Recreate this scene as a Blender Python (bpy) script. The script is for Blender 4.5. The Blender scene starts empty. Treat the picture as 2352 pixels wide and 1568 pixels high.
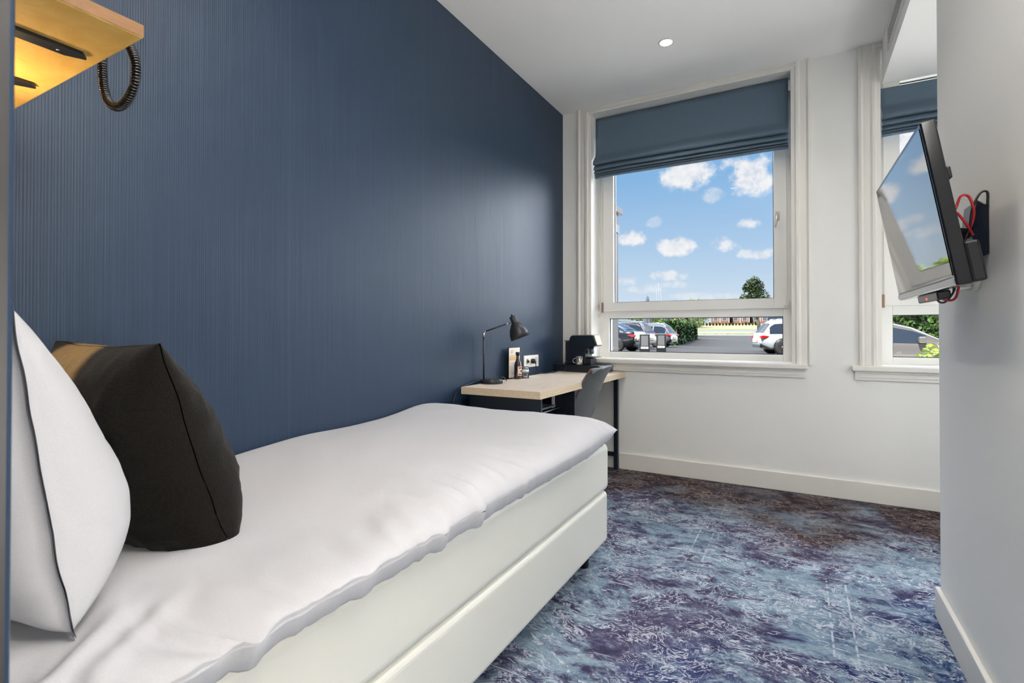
import bpy, math, random
from math import sin, cos, pi, radians, atan2, sqrt
from mathutils import Vector, Matrix, noise

random.seed(7)
sc = bpy.context.scene
COL = sc.collection

# ------------------------------------------------------------------ camera
cam_d = bpy.data.cameras.new('camera')
cam = bpy.data.objects.new('camera', cam_d)
COL.objects.link(cam)
cam_d.sensor_fit = 'HORIZONTAL'
cam_d.sensor_width = 36.0
cam_d.lens = 36.0 * 1168.0 / 2352.0
cam_d.shift_y = -34.0 / 2352.0
cam_d.clip_start = 0.05
cam_d.clip_end = 2000
cam.location = (1.695, 0.0, 1.064)
cam.rotation_euler = (radians(90.5), 0, radians(29.434))
cam_d.dof.use_dof = True
cam_d.dof.focus_distance = 2.4
cam_d.dof.aperture_fstop = 9.0
sc.camera = cam

# ------------------------------------------------------------------ colour management
sc.view_settings.view_transform = 'Standard'
sc.view_settings.look = 'None'
sc.view_settings.gamma = 1.0
sc.view_settings.use_curve_mapping = False
sc.view_settings.exposure = 1.78
sc.cycles.use_denoising = True
sc.cycles.max_bounces = 14
sc.cycles.diffuse_bounces = 8
sc.cycles.glossy_bounces = 6
sc.cycles.transmission_bounces = 8
sc.cycles.transparent_max_bounces = 16
sc.cycles.sample_clamp_indirect = 6.0
sc.cycles.caustics_reflective = False
sc.cycles.caustics_refractive = False

# light levels
SKY = 0.257          # strength of the sky
FILL_BANK = 12.5         # gain of the added bright sky areas over the open sky
SUN = 5.0           # sun over the roof of the building, lights the car park only
SPOT = 1.6         # watts of each ceiling downlight
HALL_FILL = 9.5      # glow of the low fill globe added unseen in the corridor
RECESS_FILL = 5.2       # glow of the fill globe added out of sight in the recess
UPLIGHT_FILL = 165.0     # watts of the fill uplighter added unseen at the corridor mouth
SCONCE = 1.45        # watts of the bedside reading lamp


def srgb(r, g, b):
    f = lambda c: (c / 255.0 / 12.92) if c <= 10.3 else ((c / 255.0 + 0.055) / 1.055) ** 2.4
    return (f(r), f(g), f(b), 1.0)


# ------------------------------------------------------------------ sky
world = bpy.data.worlds.new('sky')
sc.world = world
world.use_nodes = True
wt = world.node_tree
wt.nodes.clear()


class NT:
    """small helper around a node tree"""
    def __init__(s, tree): s.t = tree
    def n(s, typ, **kw):
        nd = s.t.nodes.new(typ)
        for k, v in kw.items(): setattr(nd, k, v)
        return nd
    def l(s, a, b): s.t.links.new(a, b)
    def put(s, nd, key, val):
        if hasattr(val, 'is_linked') or isinstance(val, bpy.types.NodeSocket): s.l(val, nd.inputs[key])
        else: nd.inputs[key].default_value = val
    def m(s, op, a, b=None, c=None, clamp=False):
        nd = s.n('ShaderNodeMath', operation=op, use_clamp=clamp)
        s.put(nd, 0, a)
        if b is not None: s.put(nd, 1, b)
        if c is not None: s.put(nd, 2, c)
        return nd.outputs[0]
    def vm(s, op, a, b=None):
        nd = s.n('ShaderNodeVectorMath', operation=op)
        s.put(nd, 0, a)
        if b is not None: s.put(nd, 1, b)
        return nd.outputs[0]
    def mix(s, f, a, b, blend='MIX'):
        nd = s.n('ShaderNodeMix', data_type='RGBA', blend_type=blend)
        s.put(nd, 0, f); s.put(nd, 6, a); s.put(nd, 7, b)
        return nd.outputs[2]
    def ramp(s, f, stops, interp='LINEAR'):
        nd = s.n('ShaderNodeValToRGB'); s.l(f, nd.inputs[0])
        cr = nd.color_ramp; cr.interpolation = interp
        while len(cr.elements) > 1: cr.elements.remove(cr.elements[-1])
        for i, (p, c) in enumerate(stops):
            e = cr.elements[0] if i == 0 else cr.elements.new(p)
            e.position = p
            e.color = c if hasattr(c, '__len__') else (c, c, c, 1)
        return nd.outputs[0]
    def noise(s, vec, scale, detail=2, rough=0.5, dist=0.0, dim='3D'):
        nd = s.n('ShaderNodeTexNoise', noise_dimensions=dim)
        s.l(vec, nd.inputs['Vector']); s.put(nd, 'Scale', scale); s.put(nd, 'Detail', detail)
        s.put(nd, 'Roughness', rough); s.put(nd, 'Distortion', dist)
        return nd.outputs[0]
    def smooth(s, v, a, b):
        nd = s.n('ShaderNodeMapRange', interpolation_type='SMOOTHSTEP')
        s.put(nd, 0, v); s.put(nd, 1, a); s.put(nd, 2, b)
        return nd.outputs[0]


W = NT(wt)
co = W.n('ShaderNodeTexCoord').outputs['Generated']
sep = W.n('ShaderNodeSeparateXYZ'); W.l(co, sep.inputs[0])
sx, sy, sz = sep.outputs
az = W.m('ARCTAN2', sx, sy)
el = W.m('ARCSINE', sz)
base = W.ramp(W.m('MULTIPLY', el, 1.6), [
    (0.0, srgb(222, 236, 247)), (0.10, srgb(208, 227, 244)), (0.25, srgb(178, 209, 240)),
    (0.45, srgb(140, 187, 232)), (0.75, srgb(110, 165, 225)), (1.0, srgb(105, 160, 222))])
sky_noise = W.noise(co, 14.0, 6, 0.62)
fine = W.noise(co, 48.0, 5, 0.6)
wob = W.m('ADD', W.m('MULTIPLY', W.m('SUBTRACT', sky_noise, 0.5), 4.4), W.m('MULTIPLY', W.m('SUBTRACT', fine, 0.5), 2.6))
CLOUDS = [(-0.1722, 0.2835, 0.0523, 0.0238, 1), (-0.0733, 0.2727, 0.0413, 0.0357, 1), (-0.1348, 0.2462, 0.0184, 0.015, .5),
          (-0.287, 0.1779, 0.0259, 0.0162, 1), (-0.1956, 0.156, 0.0321, 0.0159, 1), (-0.1203, 0.1534, 0.0303, 0.0178, 1),
          (-0.0703, 0.1364, 0.033, 0.0099, .8), (-0.0828, 0.1895, 0.0238, 0.0113, .9), (-0.2386, 0.2037, 0.0174, 0.0095, .35),
          (-0.2192, 0.1023, 0.0326, 0.0105, .8), (-0.2937, 0.096, 0.0284, 0.0099, .8), (-0.2589, 0.0788, 0.0475, 0.0082, .6),
          (-0.1653, 0.0645, 0.0664, 0.0072, .5), (-0.2271, 0.0862, 0.0466, 0.0082, .6), (0.1569, 0.25, 0.06, 0.0641, 1),
          (0.19, 0.1588, 0.0603, 0.0588, 1), (-0.1354, 0.0558, 0.0855, 0.0056, .5), (-0.1953, 0.2894, 0.0307, 0.0149, .6),
          (-0.0909, 0.2929, 0.042, 0.0143, 1), (0.3, 0.3, 0.1, 0.12, 1), (-0.45, 0.25, 0.07, 0.05, 1), (-0.5, 0.12, 0.09, 0.03, .9)]
acc = None
for a, e, ra, re, k in CLOUDS:
    da = W.m('MULTIPLY', W.m('SUBTRACT', az, a), 1 / ra)
    de = W.m('MULTIPLY', W.m('SUBTRACT', el, e), 1 / re)
    d2 = W.m('ADD', W.m('MULTIPLY', da, da), W.m('MULTIPLY', de, de))
    v = W.m('SUBTRACT', 1.45, d2)
    v = W.m('ADD', v, wob)
    v = W.m('MULTIPLY', W.smooth(v, 0.1, 1.35), k)
    acc = v if acc is None else W.m('MAXIMUM', acc, v)
mp = W.n('ShaderNodeMapping'); W.l(co, mp.inputs[0]); mp.inputs['Scale'].default_value = (1, 1, 2.4)
broad = W.smooth(W.noise(mp.outputs[0], 2.6, 7, 0.6), 0.50, 0.68)
high = W.smooth(el, 0.36, 0.6)
acc = W.m('MAXIMUM', acc, W.m('MULTIPLY', broad, high))
cloud_col = W.mix(W.smooth(fine, 0.3, 0.7), srgb(232, 235, 242), srgb(252, 252, 253))
skyc = W.mix(acc, base, cloud_col)
skyc = W.mix(W.smooth(el, 0.0, -0.03), skyc, srgb(120, 125, 110))
bg = W.n('ShaderNodeBackground'); W.l(skyc, bg.inputs[0])
# added bright sky areas above and beside the window views, lighting the room
front = W.smooth(W.m('ABSOLUTE', az), 1.55, 1.2)
fill_high = W.m('MULTIPLY', W.smooth(el, 0.37, 0.47), W.smooth(el, 1.15, 0.85))
fill_side = W.m('MULTIPLY', W.m('MAXIMUM', W.smooth(az, 0.27, 0.45), W.m('MULTIPLY', W.smooth(az, -0.55, -0.75), 2.4)), W.smooth(el, 0.0, 0.05))
bank = W.m('MULTIPLY', W.m('MAXIMUM', W.m('MULTIPLY', fill_high, .28), W.m('MULTIPLY', fill_side, W.smooth(el, 1.15, 0.85))), front)  # mask of the added bright sky areas
skyc = W.mix(W.m('MULTIPLY', bank, .85), skyc, srgb(238, 241, 247))
W.l(skyc, bg.inputs[0])
W.l(W.m('MULTIPLY', W.m('ADD', 1.0, W.m('MULTIPLY', bank, FILL_BANK)), SKY * 1.1), bg.inputs[1])
wo = W.n('ShaderNodeOutputWorld'); W.l(bg.outputs[0], wo.inputs[0])

sun_d = bpy.data.lights.new('sun', 'SUN'); sun_d.energy = SUN; sun_d.angle = radians(1.2); sun_d.color = (1.0, 0.95, 0.88)
sun = bpy.data.objects.new('sun', sun_d); COL.objects.link(sun)
sun.rotation_euler = (radians(38), radians(-12), 0)   # shines towards +y, down, from behind the building


# ------------------------------------------------------------------ materials
MATS = {}


def mat(name, color=(.8, .8, .8, 1), rough=.5, metal=0.0, spec=.5, bump=None, vary=None, coat=0, emit=None, sheen=0):
    """bump=(scale, strength, distance), vary=(scale, amount) small tonal variation of the surface"""
    if name in MATS: return MATS[name]
    m = bpy.data.materials.new(name); m.use_nodes = True
    T = NT(m.node_tree)
    b = m.node_tree.nodes['Principled BSDF']
    b.inputs['Base Color'].default_value = color
    b.inputs['Roughness'].default_value = rough
    b.inputs['Metallic'].default_value = metal
    b.inputs['Specular IOR Level'].default_value = spec
    b.inputs['Coat Weight'].default_value = coat
    if sheen:
        b.inputs['Sheen Weight'].default_value = sheen
    if emit:
        b.inputs['Emission Color'].default_value = emit[0]; b.inputs['Emission Strength'].default_value = emit[1]
    oc = T.n('ShaderNodeTexCoord').outputs['Object']
    if vary is None: vary = (6.0, 0.04)
    nv = T.noise(oc, vary[0], 4, .6)
    dark = tuple(c * (1 - vary[1]) for c in color[:3]) + (1,)
    light = tuple(min(1, c * (1 + vary[1])) for c in color[:3]) + (1,)
    T.l(T.mix(nv, dark, light), b.inputs['Base Color'])
    if bump:
        bn = T.n('ShaderNodeBump'); bn.inputs['Strength'].default_value = bump[1]; bn.inputs['Distance'].default_value = bump[2]
        T.l(T.noise(oc, bump[0], 5, .6), bn.inputs['Height']); T.l(bn.outputs[0], b.inputs['Normal'])
    MATS[name] = m
    return m


def glass_mat(name, tint=(1, 1, 1, 1), ior=1.45, rough=0.0):
    if name in MATS: return MATS[name]
    m = bpy.data.materials.new(name); m.use_nodes = True
    T = NT(m.node_tree); m.node_tree.nodes.clear()
    tr = T.n('ShaderNodeBsdfTransparent'); tr.inputs[0].default_value = tint
    gl = T.n('ShaderNodeBsdfGlossy'); gl.inputs['Roughness'].default_value = rough
    fr = T.n('ShaderNodeFresnel'); fr.inputs[0].default_value = ior
    mx = T.n('ShaderNodeMixShader'); T.l(fr.outputs[0], mx.inputs[0]); T.l(tr.outputs[0], mx.inputs[1]); T.l(gl.outputs[0], mx.inputs[2])
    o = T.n('ShaderNodeOutputMaterial'); T.l(mx.outputs[0], o.inputs[0])
    MATS[name] = m
    return m


def wallpaper():
    m = bpy.data.materials.new('ribbed_blue_wallpaper'); m.use_nodes = True
    T = NT(m.node_tree); b = m.node_tree.nodes['Principled BSDF']
    pos = T.n('ShaderNodeNewGeometry').outputs['Position']
    mp = T.n('ShaderNodeMapping'); T.l(pos, mp.inputs[0]); mp.inputs['Scale'].default_value = (1, 1, 0.006)
    ribs = T.noise(mp.outputs[0], 210, 2, .6)
    ribs2 = T.noise(mp.outputs[0], 70, 2, .5)
    sp = T.n('ShaderNodeSeparateXYZ'); T.l(pos, sp.inputs[0])
    run = T.m('ADD', sp.outputs[0], sp.outputs[1])
    wave = T.m('SINE', T.m('MULTIPLY', run, 2 * pi / .0068))
    h = T.m('ADD', T.m('MULTIPLY', ribs, .8), T.m('MULTIPLY', wave, .13))
    seam = None
    for y in (0.48, 1.273, 2.07):
        s = T.m('LESS_THAN', T.m('ABSOLUTE', T.m('SUBTRACT', sp.outputs[1], y)), 0.0007)
        seam = s if seam is None else T.m('MAXIMUM', seam, s)
    c = T.mix(T.smooth(ribs, .3, .7), srgb(30, 47, 68), srgb(37, 56, 78))
    c = T.mix(T.m('MULTIPLY', seam, .16), c, srgb(140, 160, 180))
    T.l(c, b.inputs['Base Color'])
    b.inputs['Roughness'].default_value = .45
    b.inputs['Specular IOR Level'].default_value = .38
    bn = T.n('ShaderNodeBump'); bn.inputs['Strength'].default_value = .55; bn.inputs['Distance'].default_value = .0016
    T.l(h, bn.inputs['Height']); T.l(bn.outputs[0], b.inputs['Normal'])
    return m


def carpet():
    m = bpy.data.materials.new('distressed_oriental_carpet'); m.use_nodes = True
    T = NT(m.node_tree); b = m.node_tree.nodes['Principled BSDF']
    pos = T.n('ShaderNodeNewGeometry').outputs['Position']
    warp = T.n('ShaderNodeTexNoise'); T.l(pos, warp.inputs['Vector']); warp.inputs['Scale'].default_value = 2.2; warp.inputs['Detail'].default_value = 4
    wv = T.vm('SCALE', T.vm('SUBTRACT', warp.outputs['Color'], (.5, .5, .5)))
    wv.node.inputs['Scale'].default_value = .25
    p2 = T.vm('ADD', pos, wv)
    mpf = T.n('ShaderNodeMapping'); T.l(p2, mpf.inputs[0]); mpf.inputs['Scale'].default_value = (.62, 1.0, 1); mpf.inputs['Rotation'].default_value = (0, 0, .25)
    stretch = mpf.outputs[0]
    big = T.noise(p2, 1.9, 9, .70)
    big2 = T.noise(T.vm('ADD', p2, (7.3, 2.1, 0)), 1.3, 6, .62)
    mid = T.noise(stretch, 12, 9, .78)
    sp = T.n('ShaderNodeSeparateXYZ'); T.l(pos, sp.inputs[0])
    X_, Y_ = sp.outputs[0], sp.outputs[1]
    tone = T.m('ADD', T.m('MULTIPLY', big, .62), T.m('MULTIPLY', mid, .58))
    mm_ = T.smooth(mid, .3, .7)
    lightb = T.mix(mm_, srgb(90, 113, 138), srgb(146, 166, 178))
    navy = T.mix(mm_, srgb(16, 40, 92), srgb(50, 82, 132))
    plum = T.mix(mm_, srgb(48, 42, 70), srgb(98, 94, 122))
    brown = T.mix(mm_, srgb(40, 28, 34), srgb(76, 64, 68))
    # colour by position: brown at the window wall, plum midway, navy towards the door
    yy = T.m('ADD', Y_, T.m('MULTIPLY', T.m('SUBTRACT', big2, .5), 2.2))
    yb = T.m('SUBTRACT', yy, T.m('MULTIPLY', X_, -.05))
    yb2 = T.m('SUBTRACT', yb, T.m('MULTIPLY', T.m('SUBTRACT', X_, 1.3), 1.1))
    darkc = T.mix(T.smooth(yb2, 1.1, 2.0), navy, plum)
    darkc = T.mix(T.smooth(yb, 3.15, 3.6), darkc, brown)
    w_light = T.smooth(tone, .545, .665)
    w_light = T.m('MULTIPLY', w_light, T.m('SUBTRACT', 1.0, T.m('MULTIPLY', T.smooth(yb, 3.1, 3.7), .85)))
    c = T.mix(w_light, darkc, lightb)
    # worn white flecks (short curls) in clusters
    f1 = T.noise(stretch, 22, 4, .62, 1.4)
    ridge = T.m('ABSOLUTE', T.m('SUBTRACT', f1, .5))
    clus = T.smooth(T.noise(p2, 4.2, 4, .6), .40, .56)
    fl = T.m('MULTIPLY', T.m('SUBTRACT', 1.0, T.smooth(ridge, .010, .032)), clus)
    f2 = T.smooth(T.noise(stretch, 34, 5, .7, 1.2), .57, .63)
    fl = T.m('MAXIMUM', fl, T.m('MULTIPLY', f2, T.smooth(T.noise(p2, 3.1, 3, .6), .40, .54)))
    # faded ornament: rings and border lines of the old pattern
    vo = T.n('ShaderNodeTexVoronoi', feature='F1'); T.l(p2, vo.inputs['Vector']); vo.inputs['Scale'].default_value = 4.3
    ring = T.m('SUBTRACT', 1.0, T.smooth(T.m('ABSOLUTE', T.m('SUBTRACT', vo.outputs['Distance'], .17)), .006, .03))
    ring = T.m('MULTIPLY', ring, T.smooth(T.noise(p2, 6, 3, .6), .52, .60))
    def line(coord, period, off, wdt):
        fr = T.m('FRACT', T.m('ADD', T.m('MULTIPLY', coord, 1 / period), off))
        return T.m('LESS_THAN', T.m('ABSOLUTE', T.m('SUBTRACT', fr, .5)), wdt)
    lx = T.m('MAXIMUM', line(X_, .56, .18, .006), line(X_, .56, .30, .006))
    ly = T.m('MAXIMUM', line(Y_, .64, .22, .005), line(Y_, .64, .33, .005))
    ln = T.m('MAXIMUM', T.m('MULTIPLY', lx, T.smooth(T.noise(pos, 1.9, 3, .6), .50, .58)),
             T.m('MULTIPLY', ly, T.smooth(T.noise(T.vm('ADD', pos, (3, 9, 0)), 1.9, 3, .6), .50, .58)))
    orn = T.m('MAXIMUM', ring, T.m('MULTIPLY', ln, T.smooth(f1, .42, .55)))
    fl = T.m('MAXIMUM', fl, T.m('MULTIPLY', orn, .85))
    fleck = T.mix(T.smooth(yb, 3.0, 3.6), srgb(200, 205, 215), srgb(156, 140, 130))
    c = T.mix(T.m('MULTIPLY', fl, .86), c, fleck)
    dk = T.smooth(T.noise(stretch, 38, 5, .7, .8), .60, .68)
    c = T.mix(T.m('MULTIPLY', dk, .6), c, T.mix(.5, darkc, srgb(25, 25, 50)))
    pile = T.noise(pos, 420, 2, .5)
    c = T.mix(T.m('MULTIPLY', T.smooth(pile, .35, .65), .18), c, srgb(20, 25, 50))
    T.l(c, b.inputs['Base Color'])
    b.inputs['Roughness'].default_value = .95
    b.inputs['Specular IOR Level'].default_value = .1
    bn = T.n('ShaderNodeBump'); bn.inputs['Strength'].default_value = .6; bn.inputs['Distance'].default_value = .003
    T.l(pile, bn.inputs['Height']); T.l(bn.outputs[0], b.inputs['Normal'])
    return m


def wood(name, c1, c2, scale=(1, 14, 14), rough=.45, spots=None):
    m = bpy.data.materials.new(name); m.use_nodes = True
    T = NT(m.node_tree); b = m.node_tree.nodes['Principled BSDF']
    pos = T.n('ShaderNodeNewGeometry').outputs['Position']
    mp = T.n('ShaderNodeMapping'); T.l(pos, mp.inputs[0]); mp.inputs['Scale'].default_value = scale
    g = T.noise(mp.outputs[0], 5, 6, .65, .6)
    c = T.mix(T.smooth(g, .3, .7), c1, c2)
    if spots:
        c = T.mix(T.m('MULTIPLY', T.smooth(T.noise(pos, 11, 5, .7), .60, .74), .5), c, spots)
    T.l(c, b.inputs['Base Color'])
    b.inputs['Roughness'].default_value = rough
    b.inputs['Specular IOR Level'].default_value = .3
    return m


def fabric(name, c1, c2, scale=(260, 260, 260), rough=.9, strength=.4, dist=.0012, sheen=0.0):
    m = bpy.data.materials.new(name); m.use_nodes = True
    T = NT(m.node_tree); b = m.node_tree.nodes['Principled BSDF']
    oc = T.n('ShaderNodeTexCoord').outputs['Object']
    mp = T.n('ShaderNodeMapping'); T.l(oc, mp.inputs[0]); mp.inputs['Scale'].default_value = scale
    g = T.noise(mp.outputs[0], 1.0, 3, .6)
    T.l(T.mix(T.smooth(g, .35, .65), c1, c2), b.inputs['Base Color'])
    b.inputs['Roughness'].default_value = rough
    b.inputs['Specular IOR Level'].default_value = .15
    b.inputs['Sheen Weight'].default_value = sheen
    bn = T.n('ShaderNodeBump'); bn.inputs['Strength'].default_value = strength; bn.inputs['Distance'].default_value = dist
    T.l(g, bn.inputs['Height']); T.l(bn.outputs[0], b.inputs['Normal'])
    return m


def leafmat(name, c1, c2, sc_=3.0):
    m = bpy.data.materials.new(name); m.use_nodes = True
    T = NT(m.node_tree); b = m.node_tree.nodes['Principled BSDF']
    pos = T.n('ShaderNodeNewGeometry').outputs['Position']
    g = T.noise(pos, sc_, 5, .75)
    T.l(T.mix(T.smooth(g, .35, .65), c1, c2), b.inputs['Base Color'])
    b.inputs['Roughness'].default_value = .6
    b.inputs['Specular IOR Level'].default_value = .25
    return m


M_WALLPAPER = wallpaper()
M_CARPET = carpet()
M_PAINT = mat('matt_off_white_paint', srgb(232, 232, 229), .6, spec=.25, bump=(120, .12, .0006), vary=(2, .012))
M_CEIL = mat('matt_white_ceiling_paint', srgb(243, 242, 240), .75, spec=.15, bump=(160, .08, .0005), vary=(2, .01))
M_TRIM = mat('satin_white_trim', srgb(226, 224, 218), .35, spec=.4, vary=(3, .012))
M_PVC = mat('white_window_frame', srgb(232, 231, 227), .3, spec=.45, vary=(3, .012))
M_GASKET = mat('dark_glazing_gasket', srgb(60, 64, 72), .6)
M_PANE = glass_mat('window_glass', (.985, .99, .99, 1), 1.12)
M_CLEAR = glass_mat('clear_glass', (.93, .96, .96, 1), 1.5)
M_ETCH = mat('etched_glass_mark', srgb(200, 205, 210), .5)
M_METALW = mat('white_metal_hinge', srgb(210, 205, 198), .3, spec=.6)
M_BRASSY = mat('aged_steel', srgb(150, 120, 100), .3, metal=.8)
M_CHROME = mat('brushed_chrome', srgb(205, 205, 205), .22, metal=1.0)
M_BLIND = fabric('slate_blue_blind_fabric', srgb(88, 106, 122), srgb(104, 122, 138), (420, 420, 420), .85, .25, .0006)
M_LINEN = fabric('white_bed_linen', srgb(184, 184, 187), srgb(190, 190, 193), (500, 500, 500), .75, .1, .0004)
M_LEATHER = mat('ivory_leatherette', srgb(222, 221, 211), .38, spec=.45, bump=(260, .12, .0006), vary=(3, .015))
M_CUSHION = fabric('dark_olive_boucle', srgb(12, 10, 7), srgb(22, 19, 13), (60, 230, 230), .9, .7, .003, .05)
M_BLACK = mat('satin_black_metal', srgb(30, 32, 36), .4, spec=.5)
M_BLACKP = mat('black_plastic', srgb(22, 24, 28), .35, spec=.5)
M_NAVYBLK = mat('blue_black_lacquer', srgb(26, 33, 44), .3, spec=.5)
M_TVSCREEN = mat('glossy_tv_screen', srgb(9, 10, 12), .045, spec=1.0, coat=1.0, vary=(4, .0))
M_OAK = wood('light_oak_laminate', srgb(204, 190, 174), srgb(218, 205, 190), (14, 1.2, 14))
M_OAKEDGE = wood('oak_edge_band', srgb(200, 180, 152), srgb(214, 196, 168), (14, 1.2, 14))
M_SHELF = wood('warm_maple_board', srgb(216, 172, 88), srgb(230, 190, 108), (3, 5, 5), .5, srgb(196, 118, 50))
M_SHELFEDGE = wood('maple_board_edge', srgb(118, 84, 50), srgb(132, 94, 58), (4, 3, 12), .5)
M_GREYCHAIR = mat('grey_moulded_leather', srgb(88, 92, 95), .42, spec=.5, bump=(200, .15, .0006))
M_STITCH = mat('tan_stitching', srgb(150, 105, 80), .8)
M_WHITEP = mat('white_plastic', srgb(225, 222, 215), .35, spec=.5)
M_GREYP = mat('pale_grey_plastic', srgb(185, 184, 180), .3, spec=.5)
M_REDW = mat('red_cable', srgb(175, 30, 42), .4, spec=.5)
M_BROWNGL = mat('brown_bottle_glass', srgb(44, 16, 20), .12, spec=.8, coat=.6)
M_PAPERC = mat('cream_card', srgb(226, 216, 200), .6)
M_RED = mat('red_label_print', srgb(178, 40, 50), .6)
M_GREENP = mat('dark_label_print', srgb(40, 48, 36), .6)
M_AMBERP = mat('amber_print', srgb(226, 178, 112), .6)
M_GREYPR = mat('grey_blue_print', srgb(150, 155, 168), .6)
M_SILVER = mat('silver_plastic', srgb(190, 192, 195), .2, metal=.7)
M_EMIT = mat('lamp_diffuser', (1, .93, .82, 1), .5, emit=((1, .93, .82, 1), 14.0))
M_LEDOFF = mat('red_standby_dot', (.6, .02, .02, 1), .4, emit=((1, .05, .03, 1), 1.2))


# ------------------------------------------------------------------ mesh helpers
class MB:
    def __init__(s): s.v = []; s.f = []; s.smooth = []
    def add(s, vs, fs, smooth=False):
        o = len(s.v); s.v += [tuple(p) for p in vs]
        s.f += [tuple(i + o for i in f) for f in fs]; s.smooth += [smooth] * len(fs); return s
    def box(s, a, b):
        x0, y0, z0 = a; x1, y1, z1 = b
        vs = [(x, y, z) for x in (x0, x1) for y in (y0, y1) for z in (z0, z1)]
        return s.add(vs, [(0, 1, 3, 2), (4, 6, 7, 5), (0, 4, 5, 1), (2, 3, 7, 6), (0, 2, 6, 4), (1, 5, 7, 3)])
    def tube(s, pts, r, seg=10, closed=False, cap=True):
        pts = [Vector(p) for p in pts]; n = len(pts)
        rr = r if hasattr(r, '__len__') else [r] * n
        up = None; vs = []
        for i, p in enumerate(pts):
            if closed: t = pts[(i + 1) % n] - pts[i - 1]
            else: t = pts[min(i + 1, n - 1)] - pts[max(i - 1, 0)]
            t.normalize()
            if up is None:
                up = t.orthogonal().normalized()
            up = (up - t * up.dot(t)).normalized()
            w = t.cross(up)
            for k in range(seg):
                a = 2 * pi * k / seg
                vs.append(p + (up * cos(a) + w * sin(a)) * rr[i])
        fs = []
        m = n if closed else n - 1
        for i in range(m):
            for k in range(seg):
                a = i * seg + k; b = i * seg + (k + 1) % seg; j = ((i + 1) % n) * seg
                fs.append((a, b, j + (k + 1) % seg, j + k))
        if not closed and cap:
            fs.append(tuple(range(seg))[::-1]); fs.append(tuple((n - 1) * seg + k for k in range(seg)))
        return s.add(vs, fs, True)
    def lathe(s, prof, c=(0, 0, 0), seg=32, axis=None, smooth=True):
        """prof: list of (r, h); axis: direction of h"""
        ax = Vector(axis or (0, 0, 1)).normalized()
        u = ax.orthogonal().normalized(); w = ax.cross(u); c = Vector(c); vs = []
        for r, h in prof:
            for k in range(seg):
                a = 2 * pi * k / seg
                vs.append(c + ax * h + (u * cos(a) + w * sin(a)) * r)
        fs = []
        for i in range(len(prof) - 1):
            for k in range(seg):
                fs.append((i * seg + k, i * seg + (k + 1) % seg, (i + 1) * seg + (k + 1) % seg, (i + 1) * seg + k))
        if prof[0][0] > 1e-6: fs.append(tuple(range(seg))[::-1])
        if prof[-1][0] > 1e-6: fs.append(tuple((len(prof) - 1) * seg + k for k in range(seg)))
        return s.add(vs, fs, smooth)
    def prism(s, poly, h0, h1, plane='xz', smooth=False):
        """poly in a plane, extruded along the third axis"""
        def P(a, b, h): return {'xz': (a, h, b), 'yz': (h, a, b), 'xy': (a, b, h)}[plane]
        n = len(poly)
        vs = [P(a, b, h0) for a, b in poly] + [P(a, b, h1) for a, b in poly]
        s.add(vs, [(i, (i + 1) % n, n + (i + 1) % n, n + i) for i in range(n)], smooth)
        o = len(s.v) - 2 * n
        s.f += [tuple(o + i for i in range(n))[::-1], tuple(o + n + i for i in range(n))]; s.smooth += [False, False]
        return s
    def grid(s, fn, nu, nv, smooth=True, closeu=False):
        vs = [fn(i / nu, j / nv) for i in range(nu + (0 if closeu else 1)) for j in range(nv + 1)]
        fs = []
        for i in range(nu):
            i2 = (i + 1) % nu if closeu else i + 1
            for j in range(nv):
                a = i * (nv + 1) + j; b = i2 * (nv + 1) + j
                fs.append((a, b, b + 1, a + 1))
        return s.add(vs, fs, smooth)
    def build(s, name, m, parent=None, world=False, bevel=0, seg=2, weld=False, normals=True):
        me = bpy.data.meshes.new(name)
        vs = s.v
        if parent is not None and world:
            top = Matrix.Identity(4); p = parent
            chain = []
            while p is not None: chain.append(p); p = p.parent
            for q in reversed(chain): top = top @ q.matrix_basis
            inv = top.inverted(); vs = [inv @ Vector(v) for v in vs]
        me.from_pydata([tuple(v) for v in vs], [], s.f)
        me.polygons.foreach_set('use_smooth', s.smooth)
        me.update()
        if normals or weld:
            import bmesh
            bm = bmesh.new(); bm.from_mesh(me)
            if weld: bmesh.ops.remove_doubles(bm, verts=bm.verts, dist=1e-5)
            if normals: bmesh.ops.recalc_face_normals(bm, faces=bm.faces)
            bm.to_mesh(me); bm.free()
        me.materials.append(m)
        o = bpy.data.objects.new(name, me); COL.objects.link(o)
        if parent is not None: o.parent = parent
        if bevel:
            md = o.modifiers.new('bevel', 'BEVEL'); md.width = bevel; md.segments = seg; md.limit_method = 'ANGLE'; md.angle_limit = radians(35)
        return o


def tag(o, label=None, cat=None, group=None, kind=None):
    if label: o['label'] = label
    if cat: o['category'] = cat
    if group: o['group'] = group
    if kind: o['kind'] = kind
    return o


def thing(name, label, cat, loc=(0, 0, 0), rz=0, group=None, kind=None):
    e = bpy.data.objects.new(name, None); COL.objects.link(e)
    e.empty_display_size = .1
    e.location = loc; e.rotation_euler = (0, 0, rz)
    e.matrix_basis = Matrix.Translation(loc) @ Matrix.Rotation(rz, 4, 'Z')
    return tag(e, label, cat, group, kind)


def boxes(lst):
    m = MB()
    for a, b in lst: m.box(a, b)
    return m


def smooth_path(pts, n=8, closed=False):
    """Catmull-Rom through pts"""
    P = [Vector(p) for p in pts]; out = []
    N = len(P)
    rng = range(N if closed else N - 1)
    for i in rng:
        if closed: a, b, c, d = P[i - 1], P[i], P[(i + 1) % N], P[(i + 2) % N]
        else: a, b, c, d = P[max(i - 1, 0)], P[i], P[i + 1], P[min(i + 2, N - 1)]
        for k in range(n):
            t = k / n
            out.append(.5 * ((2 * b) + (c - a) * t + (2 * a - 5 * b + 4 * c - d) * t * t + (3 * b - 3 * c + d - a) * t ** 3))
    if not closed: out.append(P[-1])
    return out


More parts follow.
